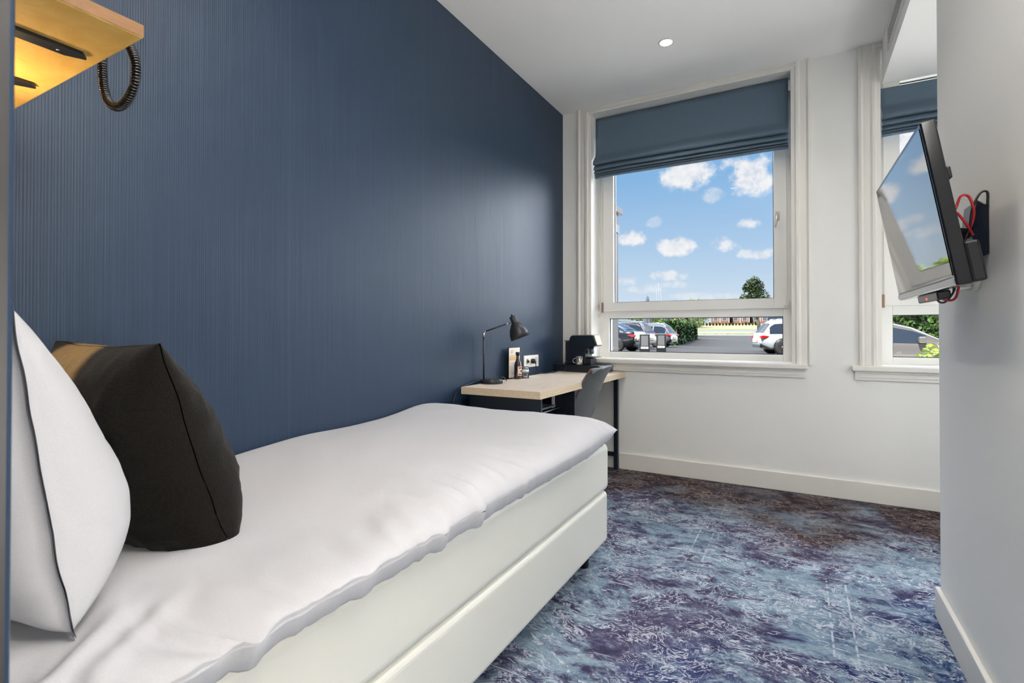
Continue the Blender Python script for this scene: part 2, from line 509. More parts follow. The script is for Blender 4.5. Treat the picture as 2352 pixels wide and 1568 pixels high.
def sstep(a, b, x):
    t = max(0, min(1, (x - a) / (b - a))); return t * t * (3 - 2 * t)


# ================================================================== THE ROOM
D = 3.86; CZ = 2.85
XR = 2.15; YR = 2.439
# floor and ceiling
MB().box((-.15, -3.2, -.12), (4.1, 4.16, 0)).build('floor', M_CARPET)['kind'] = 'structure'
MB().box((-.15, -3.2, CZ), (4.1, 4.16, CZ + .25)).build('ceiling', M_CEIL)['kind'] = 'structure'
# lowered ceiling over the recess, with the grille slots in its side face
c = boxes([((XR, YR, 2.595), (4.0, D, CZ))]).build('trim_1', M_CEIL)
tag(c, 'lowered white ceiling box over the recess beside the second window', kind='structure')
# long blue wall
MB().box((-.15, -3.2, 0), (0, D, CZ)).build('wall_left', M_WALLPAPER)['kind'] = 'structure'
# partition at the bed head, same wallpaper; its end is the dark edge close to the lens
w = MB().box((0, -1.9, 0), (1.25, .13, CZ)).build('wall_headboard', M_WALLPAPER, bevel=.006); w['kind'] = 'structure'
o = MB().box((1.2505, -1.9, 0), (1.2545, .1245, CZ)).build('dark_end_strip', mat('dark_umber', srgb(28, 26, 27), .5)); tag(o, 'dark strip over the end of the partition close to the lens', kind='structure')  # dark sheet laid over the wallpapered end face
# window wall with two openings
O1 = (.25, 1.653, .85, 2.80); O2 = (2.14, 3.543, .85, 2.80)
ws = [((-.15, D, 0), (O1[0], 4.16, CZ)), ((O1[0], D, 0), (O1[1], 4.16, O1[2])), ((O1[0], D, O1[3]), (O1[1], 4.16, CZ)),
      ((O1[1], D, 0), (O2[0], 4.16, CZ)), ((O2[0], D, 0), (O2[1], 4.16, O2[2])), ((O2[0], D, O2[3]), (O2[1], 4.16, CZ)),
      ((O2[1], D, 0), (4.1, 4.16, CZ))]
boxes(ws).build('wall_window', M_PAINT)['kind'] = 'structure'
# right wall block (with the recess behind it) and the recess end wall
MB().box((XR, -3.2, 0), (4.1, YR, CZ)).build('wall_right', M_PAINT, bevel=.003)['kind'] = 'structure'
MB().box((4.0, YR, 0), (4.1, D, CZ)).build('wall_recess', M_PAINT)['kind'] = 'structure'
MB().box((-.15, -3.3, 0), (4.1, -3.2, CZ)).build('wall_back', M_PAINT)['kind'] = 'structure'
# baseboards
def bb(name, a, b):
    o = MB().box(a, b).build(name, M_TRIM, bevel=.004); o['kind'] = 'structure'
bb('baseboard_window', (.0, D - .016, 0), (4.0, D, .122))
bb('baseboard_right', (XR - .016, -3.2, 0), (XR, YR + .004, .112))
bb('baseboard_recess', (XR + .001, YR, 0), (4.0, YR + .014, .112))


# ---- window surrounds, sills
def casing(name, x0, x1, z1):
    """moulded casing around an opening whose clear width is x0..x1"""
    t = thing(name, 'white moulded casing around the window opening', 'window surround', ((x0 + x1) / 2, D, .85), kind='structure')
    prof = [(0, 0), (0, .022), (.014, .026), (.026, .016), (.036, .018), (.060, .018), (.072, .024), (.086, .024), (.094, .016), (.115, .012), (.115, 0)]
    zt = min(z1 + .115, CZ)
    m = MB()   # left leg: offset o from outer edge inward
    m.prism([(x0 - .115 + a, D - b) for a, b in prof], .845, CZ, 'xy')
    m.build('casing_leg', M_TRIM, t, world=True)
    m = MB(); m.prism([(x1 + .115 - a, D - b) for a, b in prof], .845, CZ, 'xy')
    m.build('casing_leg', M_TRIM, t, world=True)
    m = MB(); m.box((x0 - .02, D - .018, z1), (x1 + .02, D, CZ)); m.box((x0 - .03, D - .024, z1 + .018), (x1 + .03, D, z1 + .03))
    m.build('casing_head', M_TRIM, t, world=True, bevel=.002)
    m = MB().box((x0 - .155, D - .045, .815), (x1 + .093, D + .20, .848))
    m.build('sill', M_TRIM, t, world=True, bevel=.006)
    m = MB(); m.box((x0 - .14, D - .014, .757), (x1 + .078, D, .817)); m.box((x0 - .14, D - .022, .800), (x1 + .078, D, .817))
    m.box((x0 - .11, D - .019, .775), (x1 + .05, D, .779))
    m.build('apron', M_TRIM, t, world=True, bevel=.002)
    return t
casing('trim_2', O1[0], O1[1], O1[3])
casing('trim_3', O2[0], O2[1], 2.80)


def window(name, x0, x1, handle=True):
    t = thing(name, 'white framed window of a tall sash over a fixed lower pane', 'window', ((x0 + x1) / 2, 4.05, .85), kind='structure')
    yf = 4.05; zt = 2.80
    gx0, gx1 = x0 + .08, x1 - .055      # lower pane
    ux0, ux1 = x0 + .122, x1 - .111     # sash glass
    m = MB()
    m.box((x0, yf, .848), (gx0, yf + .09, zt)); m.box((gx1, yf, .848), (x1, yf + .09, zt))
    m.box((gx0, yf, .848), (gx1, yf + .09, .896)); m.box((gx0, yf, 1.168), (gx1, yf + .09, 1.235)); m.box((gx0, yf, 2.74), (gx1, yf + .09, zt))
    m.build('frame', M_PVC, t, world=True, bevel=.003)
    m = MB(); s0, s1 = x0 + .035, x1 - .03; yb = yf - .014
    m.box((s0, yb, 1.226), (ux0, yf - .0005, 2.74)); m.box((ux1, yb, 1.226), (s1, yf - .0005, 2.74))
    m.box((ux0, yb, 1.226), (ux1, yf - .0005, 1.297)); m.box((ux0, yb, 2.66), (ux1, yf - .0005, 2.74))
    m.box((gx0, yf + .0005, 1.2355), (ux0, yf + .06, 2.7395)); m.box((ux1, yf + .0005, 1.2355), (gx1, yf + .06, 2.7395))
    m.box((ux0, yf + .0005, 1.2355), (ux1, yf + .06, 1.297)); m.box((ux0, yf + .0005, 2.66), (ux1, yf + .06, 2.7395))
    m.build('sash', M_PVC, t, world=True, bevel=.002)
    for (a, b, z0, z1) in ((gx0, gx1, .896, 1.168), (ux0, ux1, 1.297, 2.66)):
        y = yf + .035
        g = MB().box((a, y, z0), (b, y + .004, z1)).build('pane', M_PANE, t, world=True)
        k = MB(); e = .005
        k.box((a, y - .012, z0), (a + e, y - .001, z1)); k.box((b - e, y - .012, z0), (b, y - .001, z1))
        k.box((a, y - .012, z0), (b, y - .001, z0 + e)); k.box((a, y - .012, z1 - e), (b, y - .001, z1))
        k.build('gasket', M_GASKET, g, world=True)
    # small round certification mark etched in the lower pane
    m = MB(); cx_, cz_ = gx0 + .036, .924
    m.tube([(cx_ + .011 * cos(a), yf + .033, cz_ + .011 * sin(a)) for a in [2 * pi * k / 20 for k in range(20)]], .0012, 5, closed=True)
    m.box((cx_ - .008, yf + .032, cz_ - .001), (cx_ + .008, yf + .034, cz_ + .001))
    m.build('etched_mark', M_ETCH, t, world=True)
    if handle:
        hx = x1 - .085
        m = MB(); m.tube([(hx, yb - .002, 1.87), (hx, yb - .03, 1.872), (hx - .001, yb - .036, 1.86), (hx - .014, yb - .036, 1.79)], [.008, .008, .0085, .006], 10)
        m.box((hx - .012, yb - .008, 1.84), (hx + .012, yb, 1.905))
        m.build('handle', M_GREYP, t, world=True, bevel=.003)
        m = MB().box((s1 - .006, yb - .012, 1.245), (s1 + .012, yb, 1.285)); m.box((s1 - .018, yb - .006, 1.222), (s1 + .006, yb, 1.246))
        m.build('hinge', M_METALW, t, world=True, bevel=.002)
    m = MB().box((s0 - .012, yb - .01, 1.215), (s0 + .002, yb, 1.30))
    m.build('hinge', M_BRASSY, t, world=True, bevel=.002)
    return t
window('window_1', O1[0], O1[1])
window('window_2', O2[0], O2[1], False)


# ---- roman blinds
def blind(label, x0, x1, ztop, dz=0.0):
    t = thing('roman_blind', label, 'blind', ((x0 + x1) / 2, 3.93, ztop))
    P = [(3.935, ztop), (3.932, 2.60 + dz), (3.929, 2.52 + dz), (3.922, 2.485 + dz), (3.895, 2.455 + dz), (3.872, 2.430 + dz), (3.864, 2.414 + dz), (3.872, 2.402 + dz), (3.905, 2.405 + dz),
         (3.888, 2.388 + dz), (3.876, 2.370 + dz), (3.881, 2.362 + dz), (3.908, 2.368 + dz), (3.894, 2.350 + dz), (3.886, 2.342 + dz), (3.892, 2.337 + dz), (3.914, 2.345 + dz),
         (3.902, 2.330 + dz), (3.898, 2.324 + dz), (3.915, 2.330 + dz), (3.908, 2.316 + dz), (3.906, 2.309 + dz), (3.93, 2.306 + dz)]
    prof = [(p.x, p.y) for p in smooth_path([(a, b, 0) for a, b in P], 4)]
    nx = 40; n = len(prof); m = MB()
    def fn(u, v):
        x = x0 + (x1 - x0) * u; k = min(n - 1, int(round(v * (n - 1)))); y, z = prof[k]
        low = sstep(2.5 + dz, 2.40 + dz, z)
        edge = max(0, 1 - min(u, 1 - u) / .16)
        z += low * edge * edge * -.006 * (1 if u < .5 else .4) + low * .0022 * noise.noise(Vector((x * 5, z * 30, 2)))
        y -= low * edge * .004 + .003 * noise.noise(Vector((x * 3, z * 4, 5)))
        return (x, y, z)
    m.grid(fn, nx, n - 1)
    o = m.build('fabric', M_BLIND, t, world=True, normals=False)
    sm = o.modifiers.new('solid', 'SOLIDIFY'); sm.thickness = .0025; sm.offset = 0
    MB().box((x0 + .004, 3.938, ztop - .03), (x1 - .004, 3.965, ztop)).build('headrail', M_WHITEP, t, world=True, bevel=.002)
    return t
b1 = blind('slate blue roman blind drawn part way up the fully visible window', .262, 1.638, 2.79)
for k, (x, y, z0) in enumerate([(.275, 3.95, 1.20), (.262, 3.99, 1.28)]):
    m = MB()
    m.tube([(x, y, 2.30), (x, y, z0)], .0016, 6); m.tube([(x + .016, y + .01, 2.30), (x + .016, y + .01, z0 + .02), (x + .008, y + .005, z0 - .01), (x, y, z0)], .0014, 6)
    m.lathe([(.001, 0), (.005, .004), (.005, .03), (.001, .036)], (x, y, z0 - .03), 10)
    m.build('pull_cord', M_GREYP, b1, world=True)
MB().box((1.639, 3.925, 2.70), (1.649, 3.94, 2.77)).build('cord_cleat', M_CHROME, b1, world=True)
blind('slate blue roman blind in the recess behind the television', 2.152, 3.531, 2.592, -.015)

# ---- grille in the side of the lowered ceiling
t = thing('air_grille', 'long white ventilation grille in the side of the lowered ceiling', 'vent', (XR - .004, 3.0, 2.66))
m = MB(); g0, g1 = 1.9, 3.58
m.box((XR - .008, g0, 2.665), (XR - .0002, g1, 2.675)); m.box((XR - .008, g0, 2.795), (XR - .0002, g1, 2.805))
m.box((XR - .008, g0, 2.675), (XR - .0002, g0 + .01, 2.795)); m.box((XR - .008, g1 - .01, 2.675), (XR - .0002, g1, 2.795))
m.build('frame', M_TRIM, t, world=True)
MB().box((XR - .0015, g0 + .01, 2.675), (XR - .0002, g1 - .01, 2.795)).build('backing', M_GASKET, t, world=True)
MB().box((XR - .006, g0 + .01, 2.675), (XR - .0016, g1 - .01, 2.795)).build('face_plate', M_TRIM, t, world=True)
for k in range(4):
    z = 2.700 + k * .022
    MB().box((XR - .0068, g0 + .02, z), (XR - .0061, g1 - .02, z + .006)).build('slot', M_GASKET, t, world=True)


# ---- lamps
def downlight(x, y, label, power):
    t = thing('downlight', label, 'ceiling light', (x, y, CZ), group=None)
    m = MB(); m.lathe([(.036, 0), (.036, -.004), (.046, -.004), (.047, 0)], (x, y, CZ), 40); m.build('ring', M_TRIM, t, world=True)
    m = MB(); m.lathe([(.0, -.0012), (.036, -.0012)], (x, y, CZ), 32); m.build('diffuser', M_EMIT, t, world=True, normals=False)
    l = bpy.data.lights.new('downlight_bulb', 'AREA'); l.shape = 'DISK'; l.size = .07; l.energy = power; l.color = (1, .90, .79); l.spread = radians(125)
    o = bpy.data.objects.new('downlight_bulb', l); COL.objects.link(o); o.parent = t; o.location = (0, 0, -.0052)
downlight(.987, 3.195, 'small round recessed downlight in the ceiling before the window', SPOT)
downlight(.987, 1.30, 'unseen recessed downlight added in the ceiling above the bed', SPOT * .8)  # extra downlight above the frame, added for brightness
t = thing('fill_uplighter', 'slim white fill uplighter added out of view at the corridor mouth', 'fill lamp', (1.97, .45, 0))  # added uplighter outside the frame, lifts the ceiling and walls
m = MB(); m.lathe([(.0, .022), (.11, .020), (.12, .012), (.12, .001), (.0, .001)], (1.97, .45, 0), 36); m.build('base', M_WHITEP, t, world=True)
MB().tube([(1.97, .45, .02), (1.97, .45, 1.56)], .010, 12).build('pole', M_WHITEP, t, world=True)
m = MB(); m.lathe([(.0, 1.55), (.03, 1.555), (.09, 1.59), (.135, 1.645), (.132, 1.648), (.085, 1.60), (.0, 1.565)], (1.97, .45, 0), 40); m.build('lamp_shade', M_WHITEP, t, world=True)
l = bpy.data.lights.new('uplight_fill_bulb', 'SPOT'); l.shadow_soft_size = .05; l.spot_size = radians(106); l.spot_blend = .7; l.energy = UPLIGHT_FILL; l.color = (1, .96, .92)
o = bpy.data.objects.new('uplight_fill_bulb', l); COL.objects.link(o); o.parent = t; o.location = (0, 0, 1.625); o.rotation_euler = (pi, 0, 0)
def fill_globe(x, y, h, power, label, mname, r_=.15):  # added globe lamps out of view, fill light for the room
    t = thing('fill_lamp', label, 'fill lamp', (x, y, 0))
    m = MB(); m.lathe([(.0, .022), (.12, .020), (.13, .012), (.13, .001), (.0, .001)], (x, y, 0), 36); m.build('base', M_WHITEP, t, world=True)
    MB().tube([(x, y, .02), (x, y, h - r_ + .01)], .010, 12).build('pole', M_WHITEP, t, world=True)
    m = MB(); m.lathe([(r_ * cos(a), h + r_ * sin(a)) for a in [(-.5 + k / 14) * pi for k in range(15)]], (x, y, 0), 40)
    m.build('lamp_shade', mat(mname, (1, .95, .88, 1), .4, emit=((1, .96, .92, 1), power)), t, world=True)
fill_globe(3.15, 2.80, 1.22, RECESS_FILL, 'unseen opal globe fill lamp added in the recess round the corner', 'fill_globe_glass')
fill_globe(1.96, .22, .92, HALL_FILL, 'low unseen globe fill lamp added where the corridor begins', 'fill_globe_glass_low', .12)
downlight(1.70, -1.15, 'unseen recessed downlight added in the corridor ceiling near the back', SPOT)  # another unseen downlight, added to raise the light level

# reading lamp on the head partition, below the shelf
t = thing('reading_lamp', 'small black wall lamp glowing warm on the partition under the shelf', 'wall lamp', (.23, .13, 1.40))
m = MB(); m.lathe([(.03, 0), (.03, .012), (.0, .014)], (.23, .131, 1.40), 24, axis=(0, 1, 0)); m.tube([(.23, .14, 1.40), (.23, .31, 1.40)], .006, 8)
m.build('wall_mount', M_BLACK, t, world=True)
m = MB(); m.lathe([(.022, -.030), (.024, -.028), (.024, .035), (.022, .035)], (.23, .335, 1.40), 24); m.build('lamp_shade', M_BLACK, t, world=True)
l = bpy.data.lights.new('reading_bulb', 'SPOT'); l.shadow_soft_size = .015; l.energy = SCONCE * .85; l.color = (1, .70, .36); l.spot_size = radians(160); l.spot_blend = .5
o = bpy.data.objects.new('reading_bulb', l); COL.objects.link(o); o.parent = t; o.location = (0, .205, .050); o.rotation_euler = (pi, 0, 0)
l = bpy.data.lights.new('reading_bulb', 'SPOT'); l.shadow_soft_size = .008; l.energy = SCONCE * 17; l.color = (1, .60, .22); l.spot_size = radians(36); l.spot_blend = .5
o = bpy.data.objects.new('reading_bulb', l); COL.objects.link(o); o.parent = t; o.location = (0, .205, -.045)
o.rotation_euler = (Vector((.27, .52, .89)) - Vector((.23, .335, 1.355))).to_track_quat('-Z', 'Y').to_euler()

# ---- shelf above the bed head
t = thing('wall_shelf', 'thick maple board shelf lit warm from below, high above the pillows', 'shelf', (.33, .31, 1.61))
MB().box((.004, .131, 1.611), (.63, .487, 1.636)).build('board', M_SHELF, t, world=True, bevel=.004, seg=3)
MB().box((.6305, .133, 1.6125), (.6315, .485, 1.6345)).build('edge_band', M_SHELFEDGE, t, world=True)
for x0_, y1_ in ((.445, .462), (.20, .462)):
    m = MB(); m.prism([(x0_, .14), (x0_ + .032, .14), (x0_ + .032, y1_ - .012), (x0_ + .016, y1_), (x0_, y1_ - .03)], 1.603, 1.6108, 'xy')
    o = m.build('mounting_rail', M_BLACK, t, world=True, bevel=.001)
    m = MB(); m.lathe([(.0, -.0012), (.0035, -.001), (.0035, 0)], (x0_ + .016, y1_ - .045, 1.603), 14); m.build('screw', M_CHROME, o, world=True)

# phone on the shelf; its coiled cord hangs over the front edge
t = thing('desk_phone', 'black telephone on the high shelf with its coiled cord hanging down', 'telephone', (.42, .36, 1.636))
m = MB(); m.prism([(.28, 1.637), (.45, 1.637), (.45, 1.662), (.28, 1.70)], .33, .53, 'yz'); m.build('body', M_BLACKP, t, world=True, bevel=.006)
m = MB(); m.tube([(.35, .30, 1.715), (.352, .36, 1.722), (.352, .42, 1.705), (.35, .45, 1.69)], [.022, .014, .014, .022], 12); m.build('handset', M_BLACKP, t, world=True)
loop = smooth_path([(.40, .45, 1.70), (.396, .49, 1.70), (.388, .515, 1.672), (.380, .52, 1.635), (.388, .52, 1.592), (.408, .52, 1.556), (.452, .52, 1.534),
                    (.495, .52, 1.543), (.522, .52, 1.573), (.522, .52, 1.612), (.498, .52, 1.650), (.478, .515, 1.676), (.462, .49, 1.70), (.45, .45, 1.70)], 24)
def resample(P, step):
    out = [P[0]]; acc_ = 0
    for a, b in zip(P[:-1], P[1:]):
        L = (b - a).length
        d = step - acc_
        while d <= L: out.append(a + (b - a) * (d / L)); d += step
        acc_ = (acc_ + L) % step
    return out
pth = resample(loop, .0005); hel = []
for i, p in enumerate(pth[:-1]):
    tg = (pth[i + 1] - p).normalized(); n1 = Vector((0, 1, 0)); n1 = (n1 - tg * n1.dot(tg)).normalized(); n2 = tg.cross(n1)
    a = i * .0005 / .0056 * 2 * pi
    hel.append(p + (n1 * cos(a) + n2 * sin(a)) * .0068)
MB().tube(hel, .0024, 6).build('coiled_cord', mat('glossy_black_cord', srgb(16, 14, 13), .25, spec=.7), t, world=True)


# ================================================================== BED
bed = thing('box_spring_bed', 'single bed with ivory leatherette box base along the blue wall', 'bed', (.46, 1.2, 0))
BX0, BX1, BY0, BY1 = .012, .92, .145, 2.30
def rbox(a, b, r, seg=5):
    m = MB().box(a, b); return m
MB().box((BX0, BY0, .092), (BX1 - .002, BY1 - .012, .325)).build('base', M_LEATHER, bed, world=True, bevel=.022, seg=5)
MB().box((BX0, BY0, .326), (BX1, BY1, .545)).build('mattress', M_LEATHER, bed, world=True, bevel=.03, seg=6)
MB().box((BX0 + .01, BY0 + .01, .5455), (BX1 - .03, BY1 - .10, .585)).build('topper', M_LINEN, bed, world=True, bevel=.012, seg=3)
for x, y in ((.84, 2.17), (.09, 2.17), (.84, .3), (.09, .3)):
    MB().lathe([(.024, 0), (.03, .0915)], (x, y, 0), 20).build('leg', M_BLACKP, bed, world=True)

def duvet():
    x0, x1, y0, y1, zs = .003, .978, .135, 2.245, .598
    N, Mv = 150, 230
    def top(x, y):
        z = .602 + .063 * sstep(.45, 1.4, y) + .040 * sstep(1.70, 2.05, y)
        z += .012 * sin(y * 5.1 + x * 2) * sstep(0, .3, x) * .5
        return z
    def side_w(x, y):
        return sstep(.66, .97, x)
    def fn(sgn):
        def f(u, v):
            # denser sampling at the borders
            su = sin((u - .5) * pi) * .5 + .5; sv = sin((v - .5) * pi) * .5 + .5
            x = x0 + (x1 - x0) * su; y = y0 + (y1 - y0) * sv
            U = 2 * su - 1; V = 2 * sv - 1
            eu = (1 - abs(U) ** (6.0 if U > 0 else 30)) ** (.55 if U > 0 else .25)
            ev = (1 - abs(V) ** (12 if V > 0 else 40)) ** .55
            e = max(0, eu * ev)
            xe = x; ye = y
            # outline: edges draw in a little between the corners
            if U > 0: xe -= .012 * su * (1 - abs(V) ** 6) * sstep(0.2, 1, U)
            if V > 0: ye -= .03 * sstep(.6, 1, V) * (1 - U * U)
            seam = zs + .018 * sstep(1.9, 2.2, y) - .010 * sstep(1.4, .9, y)
            if sgn > 0:
                z = seam + (top(x, y) - seam) * e
                z += .006 * noise.noise(Vector((x * 3.2, y * 2.2, 0))) * e
                z += .0035 * noise.noise(Vector((x * 9, y * 6, 3))) * e
            else:
                z = seam - .046 * min(1, e * 2.6) * (1 if U > 0 or V > .5 else .3)
            # gathered folds along the side seam, stronger towards the pillows
            amp = (.2 + .8 * sstep(1.75, .8, y)) * side_w(x, y)
            w = noise.noise(Vector((x * 2.0, y * 17 + 1.5 * noise.noise(Vector((x * 4, y * 3, 1))), 4)))
            w2 = noise.noise(Vector((x * 3.0, y * 34, 9)))
            rid = (1 - abs(w) * 2.2)
            z += amp * .017 * rid * (e ** .5 if sgn > 0 else .7)
            xe += amp * (.016 * w + .006 * w2) * sstep(.4, 1, U)
            # gathers at the foot corner
            ca = sstep(1.95, 2.2, y) * sstep(.7, .95, x)
            z += ca * .005 * sin(atan2(y - 1.9, x - .6) * 46) * min(1, e * 2)
            # fold where the cover is turned back below the pillows
            if sgn > 0:
                dl = y - (.235 + .22 * sstep(.98, .70, x) - .06 * x)
                z += .016 * math.exp(-(dl / .035) ** 2) * sstep(.55, .75, x) * e - .014 * sstep(.02, -.05, dl) * sstep(.55, .75, x) * e
                z += .010 * math.exp(-((dl - .09) / .03) ** 2) * sstep(.62, .8, x) * e
            return (xe, ye, max(z, .5475 if x > .90 or y > 2.2 else .5860))
        return f
    m = MB(); m.grid(fn(1), N, Mv); m.grid(fn(-1), N, Mv)
    o = m.build('duvet', M_LINEN, weld=False)
    return tag(o, 'white duvet spread over the bed, softly gathered along its open side', 'duvet')
duvet()


def pillow_mesh(Wd, Hh, Tf, Tb, flange, wr, seed, ex=.55, N=70, pw=2.4, crease=None, sag=0.0):
    m = MB()
    def fn(sgn):
        def f(a, b):
            u = sin((a - .5) * pi); v = sin((b - .5) * pi)
            k = 1 - flange
            uu = min(1, abs(u) / k); vv = min(1, abs(v) / k)
            th = ((1 - uu ** pw) * (1 - vv ** pw)) ** ex
            x = Wd / 2 * u * (1 - .055 * (1 - v * v)); y = Hh / 2 * v * (1 - .05 * (1 - u * u))
            z = sgn * (Tf if sgn < 0 else Tb) * th * (1 + sag * (-v) * (1 if sgn < 0 else .3))
            q = Vector((u * 2.1 + seed, v * 2.1, sgn * 3))
            fr = 1.0 if (sgn > 0 or not crease) else .35
            z += sgn * fr * wr * noise.noise(q) * th ** .4
            z += sgn * fr * wr * .6 * (1 - abs(noise.noise(q * 2.3)) * 2) * (th ** .5)
            fl = 1 - min(1, th * 3)
            z += .006 * fl * noise.noise(Vector((u * 3, v * 3, seed)))
            if crease: z += sgn * crease(u, v) * th ** .5 * (1.0 if sgn > 0 else .18)
            return (x, y, z + sgn * .0012)
        return f
    m.grid(fn(1), N, N); m.grid(fn(-1), N, N)
    return m


def place(o, c, wdir, hdir):
    w = Vector(wdir).normalized(); h = Vector(hdir).normalized(); n = w.cross(h).normalized(); h = n.cross(w)
    M = Matrix((w, h, n)).transposed().to_4x4(); M.translation = c
    o.matrix_basis = M
    return o
# soft diagonal drapes on the white pillow
def drape(u, v):
    s_ = u * .7 + v * .55
    return .010 * sin(s_ * 11 + 1.2 * sin(v * 3)) * sstep(1.0, .3, abs(u))
p = pillow_mesh(.70, .515, .150, .11, .03, .012, 3.1, .5, crease=drape, pw=3.0, sag=.5).build('pillow', M_LINEN)
tag(p, 'large white pillow standing against the bed head behind the dark cushion', 'pillow')
place(p, (.392, .312, .858), (1, 0.0, -.02), (0.02, -.15, .98))
p2 = pillow_mesh(.50, .50, .125, .14, .0, .010, 8.7, .50, pw=2.6, sag=.35).build('throw_cushion', M_CUSHION)
tag(p2, 'dark olive textured cushion leaning against the white pillow', 'cushion')
place(p2, (.352, .612, .802), (1, -0.02, -.0), (0.05, -.30, .95))


# ================================================================== DESK
DZ = .75
desk = thing('desk', 'light oak topped desk on black legs in the window corner', 'desk', (.29, 3.1, 0))
DX0, DX1, DY0, DY1 = .035, .53, 2.36, 3.842
MB().box((DX0, DY0, DZ - .040), (DX1, DY1, DZ)).build('tabletop', M_OAK, desk, world=True, bevel=.0015)
m = MB(); m.box((DX1, DY0, DZ - .0395), (DX1 + .0012, DY1, DZ - .0005)); m.box((DX0, DY0 - .0012, DZ - .0395), (DX1 + .0012, DY0, DZ - .0005))
m.build('edge_band', M_OAKEDGE, desk, world=True)
for (x, y) in ((.448, 3.805), (.06, 3.805)):
    MB().box((x, y, .0), (x + .032, y + .032, .7095)).build('leg', M_NAVYBLK, desk, world=True, bevel=.002)
for z0_, z1_ in ((.675, .7095), (.10, .13)):
    MB().box((.0925, 3.806, z0_), (.4475, 3.836, z1_)).build('cross_rail', M_NAVYBLK, desk, world=True, bevel=.002)
# open minibar cabinet hung under the near end of the desk
cab = thing('minibar_cabinet', 'dark blue open cabinet under the near end of the desk, beside the bed', 'cabinet', (.28, 2.66, 0))
MB().box((.06, 2.40, .0), (.515, 2.418, .709)).build('side_panel', M_NAVYBLK, cab, world=True, bevel=.001)
MB().box((.06, 2.86, .0), (.515, 2.878, .709)).build('side_panel', M_NAVYBLK, cab, world=True, bevel=.001)
MB().box((.06, 2.418, .0), (.075, 2.86, .709)).build('back_panel', M_NAVYBLK, cab, world=True)
MB().box((.0755, 2.4185, .50), (.51, 2.8595, .515)).build('shelf', M_NAVYBLK, cab, world=True)
m = MB()
for x in (.43, .36): m.box((x, 2.52, .60), (x + .006, 2.855, .606))
m.build('wire_rail', M_CHROME, cab, world=True)
MB().box((.39, 2.80, .60), (.394, 2.84, .68)).build('bracket', M_GREYP, cab, world=True)
MB().box((.20, 2.60, .612), (.42, 2.80, .622)).build('tray', mat('slate_grey_plastic', srgb(80, 90, 96), .4), cab, world=True, bevel=.002)

# ---- desk lamp
def desk_lamp():
    t = thing('desk_lamp', 'matt black desk lamp with bell shade at the near end of the desk', 'lamp', (.082, 2.608, DZ))
    m = MB(); m.lathe([(.066, 0), (.068, .003), (.068, .022), (.065, .0255), (.0, .0262)], (.082, 2.608, DZ + .001), 48); m.build('base', M_BLACK, t, world=True)
    MB().tube([(.041, 2.585, DZ + .024), (.041, 2.585, 1.030)], .0052, 12).build('pole', M_BLACK, t, world=True)
    m = MB(); m.tube([(.041, 2.585, 1.030), (.041, 2.585, 1.058)], .0058, 12); m.tube([(.041, 2.585, 1.058), (.052, 2.591, 1.063)], .005, 10)
    m.build('lower_joint', M_CHROME, t, world=True)
    a = Vector((.048, 2.589, 1.062)); b = Vector((.178, 2.663, 1.114)); d = (b - a)
    MB().tube([a, a + d * .80], .0048, 10).build('arm', M_BLACK, t, world=True)
    MB().tube([a + d * .79, b], .0046, 10).build('upper_joint', M_CHROME, t, world=True)
    ax = Vector((.30, .165, -.87)).normalized()
    top = Vector((.190, 2.670, 1.152))
    m = MB(); m.lathe([(.0, -.004), (.017, -.002), (.019, .004), (.020, .040), (.026, .046), (.046, .075), (.057, .105), (.061, .138), (.0595, .138), (.055, .105), (.044, .076), (.022, .046), (.0, .044)], top, 40, axis=ax)
    m.build('lamp_shade', M_BLACK, t, world=True)
    m = MB(); m.lathe([(.0, -.014), (.005, -.012), (.006, -.004), (.006, 0)], top, 14, axis=ax); m.build('knob', M_BLACKP, t, world=True)
    m = MB(); m.lathe([(.014, .05), (.018, .07), (.028, .095), (.02, .118), (.0, .124)], top, 20, axis=ax)
    m.build('bulb', mat('frosted_bulb', srgb(225, 222, 215), .4), t, world=True)
    c = smooth_path([(.030, 2.570, DZ + .012), (.022, 2.535, DZ + .016), (.016, 2.48, DZ + .006), (.016, 2.40, DZ - .006), (.014, 2.345, DZ - .03), (.014, 2.31, DZ - .09), (.014, 2.30, .58)], 8)
    MB().tube(c, .0028, 8).build('cord', M_BLACKP, t, world=True)
    m = MB(); m.tube([(.105, 2.655, DZ + .0272), (.112, 2.67, DZ + .034), (.118, 2.70, DZ + .03), (.10, 2.76, DZ + .006), (.07, 2.80, DZ + .004)], .0024, 8)
    m.build('switch_cord', M_BLACKP, t, world=True)
desk_lamp()

# ---- leaflet stand
t = thing('leaflet_stand', 'clear stand with a cream leaflet leaning on the blue wall behind the bottle', 'leaflet', (.05, 2.960, DZ))
m = MB(); m.box((.030, 2.898, DZ + .004), (.034, 3.048, DZ + .205)); m.box((.012, 2.896, DZ + .0005), (.045, 3.050, DZ + .004)); m.build('holder', M_CLEAR, t, world=True)
MB().box((.0345, 2.900, DZ + .006), (.0370, 3.046, DZ + .203)).build('card', M_PAPERC, t, world=True)
MB().box((.0371, 2.906, DZ + .120), (.0376, 3.040, DZ + .146)).build('amber_picture', M_AMBERP, t, world=True)
m = MB()
for k in range(8): m.box((.0371, 2.930, DZ + .03 + k * .010), (.0375, 3.015, DZ + .034 + k * .010))
m.box((.0371, 2.910, DZ + .150), (.0376, 3.036, DZ + .1525)); m.box((.0371, 2.922, DZ + .182), (.0375, 2.960, DZ + .186)); m.box((.0371, 2.925, DZ + .170), (.0375, 2.946, DZ + .177))
m.build('printed_lines', M_GREYPR, t, world=True)

